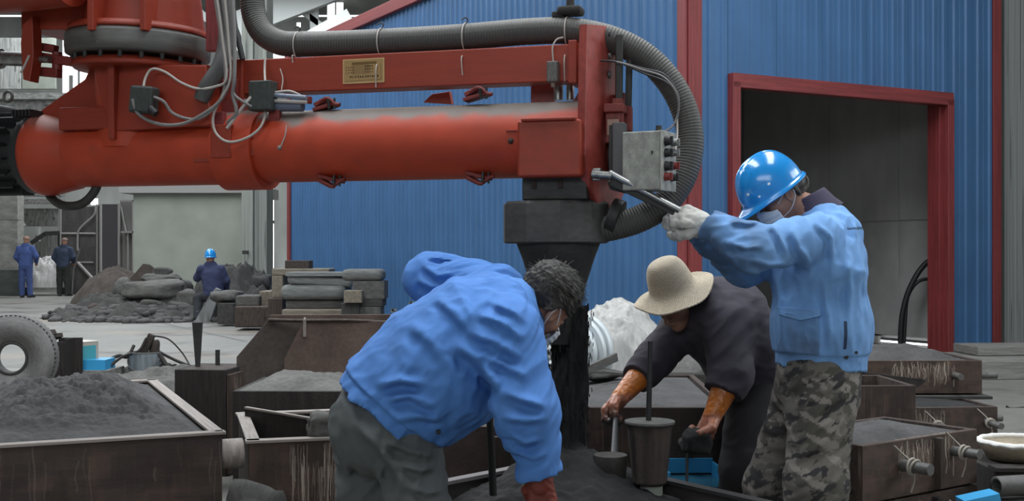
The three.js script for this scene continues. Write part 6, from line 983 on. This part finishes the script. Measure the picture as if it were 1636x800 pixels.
// middle: boxes behind the stream, white discs and sheeting
{
  const f = flask('wide dark sanded moulding box behind the falling sand', [0.30, 0.66, -5.62], [1, 0.03], 0.74, 1.5, 0, { m: M.rust, front: DRIPS[2], pins: [[0.5, 0.5, 0.07, 0.02]] }); fill(f, 'sand_bed', 'dark sand levelled in the wide box behind the stream', M.sandDark, 0.03, 22);
  const g = flask('grey topped moulding box behind the blue jacketed man', [-0.36, 0.62, -5.25], [1, -0.1], 0.46, 1.0, 0, { m: M.rust, front: S([0.11, 0.075, 0.068], 0.75, 0.1, { map: mottle }) }); fill(g, 'sand_bed', 'grey sand levelled behind the blue jacketed man', M.stone, 0.02, 27);
  single('flask_plate', 'pale rusty plate standing behind the bent arm', 'plate', box(-0.02, 0.3, -5.12, 0.16, 0.6, 0.03, 0.004), M.rust);
  const discs = thing('disc_casting', 'shiny pale grey disc casting with stepped rings beside the stream', 'casting', [0.412, 0.752, -7.6], 0); discs.rotation.y = -0.65; discs.rotation.z = -0.2;
  for (const [r, z, d] of [[0.20, 0.05, 0.05], [0.235, 0.0, 0.045], [0.25, -0.06, 0.05], [0.16, 0.09, 0.03]]) part('ring', lathe([[0, 0], [r - 0.01, 0], [r, 0.008], [r, d - 0.008], [r - 0.01, d], [0, d]], 56).rotateX(Math.PI / 2).translate(0, 0, z), S([0.74, 0.80, 0.83], 0.4, 0.1, { map: soft }), discs);
  single('disc_stand', 'dark iron stand under the disc casting', 'stand', G(box(0.42, 0.25, -7.65, 0.42, 0.5, 0.3, 0.01)), M.stoneDark);
  single('white_plate', 'white plate behind the ear of the bent man', 'plate', G(box(0, 0, 0, 0.12, 0.16, 0.04, 0.02).rotateZ(0.4).translate(...[0.167, 0.794, -7.2]), lathe([[0.03, 0], [0.07, 0], [0.075, 0.02], [0.07, 0.04], [0.03, 0.04], [0.03, 0]], 32).rotateX(1.3).translate(...[0.202, 0.757, -7.1])), M.white);
  single('plate_stand', 'dark stack block under the white plate', 'block', box(0.17, 0.33, -7.2, 0.3, 0.66, 0.3, 0.01), M.stoneDark);
  const cs = [[[0.182, 0.659, -6.9], 'top pale ring casting beside the stream'], [[0.174, 0.557, -6.9], 'second pale ring casting beside the stream'], [[0.174, 0.456, -6.9], 'third pale ring casting beside the stream'], [[0.196, 0.354, -6.9], 'lowest pale ring casting beside the stream']];
  cs.forEach(([p, l], i) => single('ring_casting', l, 'casting', lathe([[0.06, 0], [0.125, 0.0], [0.135, 0.01], [0.135, 0.03], [0.12, 0.045], [0.07, 0.045], [0.06, 0.03], [0.06, 0]], 40).translate(p[0], p[1] - 0.02, p[2]), [M.white, M.greyMetal, M.whitePlastic, M.greyMetal][i], 'ring castings beside the stream'));
  single('casting_post', 'dark post carrying the pale ring castings', 'post', rod([0.178, 0, -6.9], [0.178, 0.72, -6.9], 0.05), M.darkMetal);
  const sheet = heap(0.5, 0.62, 0.4, 33, 0.07, 0.6, 60); warp(sheet, (x, y, z) => [x + 0.03 * noise(y * 9, z * 9, 2), y + (0.05 * (1 - 2 * Math.abs(noise(x * 4 + 3, 1.3, z * 4))) + 0.02 * (1 - 2 * Math.abs(noise(x * 9 + y * 4, 1.3, z * 9)))) * (y > 0.02 ? 1 : 0), z]);
  single('plastic_cover', 'crumpled pale plastic sheet thrown over castings before the blue booth', 'plastic sheet', sheet.translate([0.738, 1.4, -8.4][0], 0.4, -8.5), S([0.56, 0.545, 0.525], 0.45, 0, { map: mottle }));
  single('covered_stack', 'dark stack hidden under the crumpled pale plastic sheet', 'stack', box([0.814, 1.4, -8.5][0], 0.21, -8.5, 0.9, 0.42, 0.7, 0.02), M.stoneDark);
  const sheet2 = poly([[-0.26, 0], [-0.16, 0.1], [-0.02, 0.24], [0.03, 0.34], [0.08, 0.2], [0.13, 0.02], [0.1, -0.02]], 0.05, 0.008); single('plastic_corner', 'pointed pale plastic corner showing under the straw hatted man', 'plastic sheet', warp(sheet2, (x, y, z) => [x, y, z + 0.03 * noise(x * 9, y * 9, 0)]).translate(...[1.059, 0.641, -7.4]), M.whitePlastic);
  single('corner_stack', 'dark block carrying the pointed plastic corner', 'block', box([1.04, 1.4, -7.4][0], 0.32, -7.5, 0.5, 0.64, 0.3, 0.01), M.stoneDark);
  single('slotted_bar', 'flat grey bar with a dark slot lying before the plastic sheet', 'bar', G(plank([0.406, 0.733, -6.6], [0.598, 0.792, -6.8], 0.05, 0.02, [0, 1, 0], 0.004), plank([0.513, 0.736, -6.5], [0.609, 0.726, -6.5], 0.012, 0.04)), M.greyMetal);
  single('bar_slot_block', 'dark iron lump lying under the slotted bar', 'block', rock(0.12, 0.03, 0.1, 51, 3).translate(...[0.494, 0.702, -6.7]), M.stoneDark);
}
// the box being filled
{
  const a = norm([-0.68, 0, 0.73]), b = norm([0.58, 0, 0.81]), C = [0.243, 0, -5.14], la = 1.02, lb = 1.4, h = 0.5;
  const f = thing('moulding_box', 'dark moulding box being filled with sand under the outlet', 'moulding box');
  const wall = (p, q) => plank(add(p, [0, h / 2, 0]), add(q, [0, h / 2, 0]), h, 0.03);
  const A1 = add(C, mul(a, la)), B1 = add(C, mul(b, lb)), D1 = add(A1, mul(b, lb)), dm = S([0.05, 0.042, 0.042], 0.8, 0, { map: mottle });
  part('side_plate', wall(C, A1), dm, f); part('side_plate', wall(C, B1), dm, f); part('side_plate', wall(A1, D1), dm, f); part('side_plate', wall(B1, D1), dm, f);
  part('rim', plank(add(add(C, mul(a, 0.2)), [0, h + 0.004, 0]), add(A1, [0, h + 0.004, 0]), 0.014, 0.05), S([0.30, 0.27, 0.27], 0.6, 0.1, { map: mottle }), f, 'pale worn rim strip'); part('rim', plank(add(C, [0, h + 0.004, 0]), add(B1, [0, h + 0.004, 0]), 0.014, 0.05), M.darkMetal, f, 'dark rim strip');
  const n = 90, pos = [], idx = [], uv = [], S0 = [0.215, -4.7];
  for (let j = 0; j <= n; j++) for (let i = 0; i <= n; i++) { const u = 0.02 + 0.96 * i / n, v = 0.02 + 0.96 * j / n, x = C[0] + a[0] * la * u + b[0] * lb * v, z = C[2] + a[2] * la * u + b[2] * lb * v, r = Math.hypot(x - S0[0], z - S0[1]); const y = 0.40 + 0.24 * Math.exp(-Math.pow(r / 0.32, 1.5)) + 0.05 * fbm(x * 5, z * 5, 3, 4) + 0.02 * fbm(x * 25, z * 25, 3, 3); pos.push(x, i === 0 || j === 0 || i === n || j === n ? 0.1 : y, z); uv.push(x, z); }
  for (let j = 0; j < n; j++) for (let i = 0; i < n; i++) { const k = j * (n + 1) + i; idx.push(k, k + n + 1, k + 1, k + 1, k + n + 1, k + n + 2); }
  const g = new THREE.BufferGeometry(); g.setAttribute('position', new THREE.Float32BufferAttribute(pos, 3)); g.setAttribute('uv', new THREE.Float32BufferAttribute(uv, 2)); g.setIndex(idx); g.computeVertexNormals(); stuff('poured_sand', 'black sand mound building up under the stream', 'sand', g, M.sandBlack);
  const wd = S([0.085, 0.064, 0.055], 0.9, 0, { map: streak, bumpMap: grain, bumpScale: 0.004 });
  const ps = thing('riser_sleeve', 'tapered dark wooden riser with a flat top standing in the sand', 'riser', [0.527, 0.509, -4.55]); part('body', warp(lathe([[0, 0], [0.062, 0], [0.066, 0.01], [0.086, 0.215], [0.09, 0.225], [0.086, 0.235], [0, 0.237]], 36), (x, y, z) => { const k = 1 + 0.03 * noise(x * 20, y * 10, z * 20); return [x * k, y, z * k]; }), wd, ps); part('lip', lathe([[0.082, 0.228], [0.096, 0.228], [0.096, 0.24], [0.0, 0.242]], 36), M.stone, ps);
  single('pale_tube', 'pale green tube standing under the tapered riser', 'tube', lathe([[0, 0], [0.042, 0], [0.044, 0.17], [0.036, 0.172], [0, 0.172]], 30).translate([0.533, 0.52, -4.52][0], [0.533, 0.513, -4.52][1] - 0.17, -4.55), S([0.30, 0.32, 0.28], 0.6));
  single('sand_cup', 'low dark round cup with a pale lip left of the riser', 'cup', G(lathe([[0, 0], [0.06, 0], [0.066, 0.1], [0.062, 0.104], [0.055, 0.09], [0, 0.085]], 32)).translate(...[0.382, 0.505, -4.62]), S([0.10, 0.09, 0.083], 0.8, 0, { map: mottle }));
  const th = (name, label, p, q, r, r2) => single(name, label, 'rod', rod(p, q, r, r2), M.black, 'thin steel rods');
  th('ramming_rod', 'thin rod in the straw hatted man’s far glove, dipping into the cup', [0.447, 0.678, -5.12], [0.398, 0.57, -4.64], 0.011, 0.016);
  th('ramming_rod', 'thin upright rod standing on the flat topped riser', [0.529, 1.053, -4.55], [0.522, 0.717, -4.55], 0.009, 0.011);
  th('ramming_rod', 'thin rod hanging from the straw hatted man’s near glove', [0.742, 0.634, -5.02], [0.727, 0.42, -4.95], 0.006, 0.006);
  single('steel_bar', 'dark upright bar between the jacket and the bent arm', 'bar', rod([-0.091, 1.038, -4.3], [-0.07, 0.493, -4.42], 0.013, 0.014), M.darkMetal);
  single('sand_clump', 'dark sand clump in the straw hatted man’s near glove', 'clump', rock(0.065, 0.05, 0.055, 61, 3).translate(...[0.777, 0.592, -5.02]), M.sandBlack);
  const tr = thing('blue_tray', 'bright blue plastic tray lying beyond the filled box', 'tray', [0.823, 0.353, -5.45], 0.06); tr.position.y = 0.33;
  part('back_wall', box(0, 0.06, -0.14, 0.26, 0.07, 0.012, 0.003), M.cyan, tr); part('base', box(0, 0.01, 0, 0.26, 0.015, 0.3, 0.003), S([0.03, 0.12, 0.18], 0.25), tr); part('side_wall', box(0.13, 0.045, 0, 0.012, 0.07, 0.28, 0.003), M.cyan, tr); part('side_wall', box(-0.13, 0.045, 0, 0.012, 0.07, 0.28, 0.003), M.cyan, tr);
  single('tray_stand', 'dark block under the blue tray', 'block', box([0.823, 1.4, -5.45][0], 0.165, -5.45, 0.3, 0.33, 0.36, 0.01), M.stoneDark);
}
// boxes stacked on the right
{
  const q = flask('upper moulding box of the tied front right stack, topped with dark sand', [1.435, 0.6, -4.87], [0.645, -0.46], 0.8, 0.5, 0.36, { front: DRIPS[1], pins: [[0.26, 0.135, 0.14, 0.026], [0.62, 0.16, 0.13, 0.022]], rope: 1, ribs: [0.5], rim: 0 });
  fill(q, 'sand_bed', 'dark grey sand levelled in the front right box', M.sandDark, 0.035, 37);
  const r = flask('lower moulding box of the tied front right stack', [1.425, 0.35, -4.87], [0.645, -0.46], 0.82, 0.52, 0, { front: DRIPS[3], pins: [[0.28, 0.2, 0.12, 0.024], [0.66, 0.22, 0.12, 0.02]], rope: 1, ribs: [0.5], m: M.rustDark }); delete r.userData.base;
  const b2 = flask('plain brown moulding box with its top open behind the tied stack', [1.98, 0.615, -6.9], [1, -0.05], 0.37, 0.6, 0, { m: M.rust, front: DRIPS[2], sidePins: [] }); delete b2.userData.base;
  const b3 = flask('low brown moulding box under the far dripping one', [2.5, 0.36, -7.85], [1, -0.1], 0.74, 0.7, 0, { m: M.rust, front: DRIPS[3], pins: [[0.3, 0.25, 0.16, 0.022], [0.66, 0.26, 0.2, 0.022]], sidePins: [[-0.1, 0.27, 0.08, 0.026]], rope: 1 }); fill(b3, 'sand_bed', 'dark sand in the low box on the right', M.sandBlack, 0.02, 43);
  const b1 = flask('far moulding box with pale drips and a mound of sand on top', [2.42, 0.62, -8.42], [1, -0.03], 0.92, 0.9, 0.385, { m: M.rust, front: DRIPS[1], pins: [[0.72, 0.13, 0.12, 0.024]], sidePins: [[-0.08, 0.12, 0.14, 0.026]] }); fill(b1, 'sand_heap', 'dark sand mound on the far dripping box', M.sandDark, 0.08, 49, 0.034, 1.1);
  single('sand_board', 'dark board between the low box and the far dripping one', 'board', box(2.9, 0.365, -8.75, 0.95, 0.02, 0.8), M.stoneDark);
  part('trunnion', rod([-0.1, 0.5, -0.05], [0, 0.5, -0.05], 0.024), M.rust, b2);
  single('lug_plate', 'thin brown plate leaning behind the plain brown box', 'plate', poly([[0, 0], [0.42, -0.05], [0.42, -0.07], [0, -0.3]], 0.02).translate(...[2.291, 0.604, -7.8]), M.rustDark);
  // basin on a dark block
  const bs = thing('basin', 'white rimmed round basin with beige inside on a dark block', 'basin', [2.356, 1.4, -5.5]); bs.position.y = 0.44;
  part('bowl', lathe([[0, 0.015], [0.13, 0.02], [0.16, 0.05], [0.172, 0.075], [0.19, 0.078], [0.192, 0.07], [0.18, 0.05], [0.15, 0.0], [0, 0]], 56), S([0.48, 0.40, 0.29], 0.6, 0, { map: mottle }), bs); part('rim', warp(new THREE.TorusGeometry(0.182, 0.013, 10, 64).rotateX(Math.PI / 2).translate(0, 0.077, 0), (x, y, z) => [x * (1 + 0.02 * noise(x * 20, y, z * 20)), y + 0.005 * noise(x * 30, 1, z * 30), z]), S([0.70, 0.68, 0.65], 0.6), bs, 'caked white rim');
  single('basin_block', 'dark metal block under the white rimmed basin', 'block', G(box(2.45, 0.215, -5.55, 0.62, 0.43, 0.55, 0.008), box(2.42, 0.43, -5.3, 0.56, 0.02, 0.1, 0.003)), M.rustDark);
  single('short_pipe', 'short grey pipe end lying below the basin', 'pipe', lathe([[0.032, 0], [0.044, 0], [0.044, 0.2], [0.032, 0.2], [0.032, 0]], 28).rotateZ(-Math.PI / 2).rotateY(0.25).translate(...[2.078, 0.388, -5.1]), M.greyMetal);
  single('pipe_rest', 'dark block carrying the short grey pipe', 'block', box(2.18, 0.165, -5.12, 0.3, 0.33, 0.14, 0.008), M.stoneDark);
  single('blue_board', 'bright blue board end at the bottom right', 'board', plank([1.792, 0.395, -4.75], [1.93, 0.425, -4.75], 0.03, 0.1), M.cyan);
  single('board_rest', 'dark bar under the bright blue board', 'bar', box(1.86, 0.165, -4.8, 0.2, 0.31, 0.1, 0.008), M.stoneDark);
  // concrete slabs on the far right floor
  single('concrete_slab', 'large pale concrete slab lying before the right booth corner', 'slab', box(6.2, 0.1, -13.6, 2.6, 0.2, 1.2, 0.01, 0.12), M.concrete); single('concrete_slab', 'second pale slab lying on top of the large one', 'slab', box(6.35, 0.255, -13.9, 2.2, 0.1, 0.6, 0.01, 0.1), M.concrete);
  single('bent_hook', 'thin bent hook lying on the bare floor right', 'hook', tube([[4.407, 0.011, -10.6], [4.435, -0.006, -10.6], [4.586, -0, -10.6]], 0.012, 20, 8), M.darkMetal);
}
scene.traverse((o) => { if (o.isMesh) { o.castShadow = true; o.receiveShadow = true; } });
renderer.render(scene, camera);
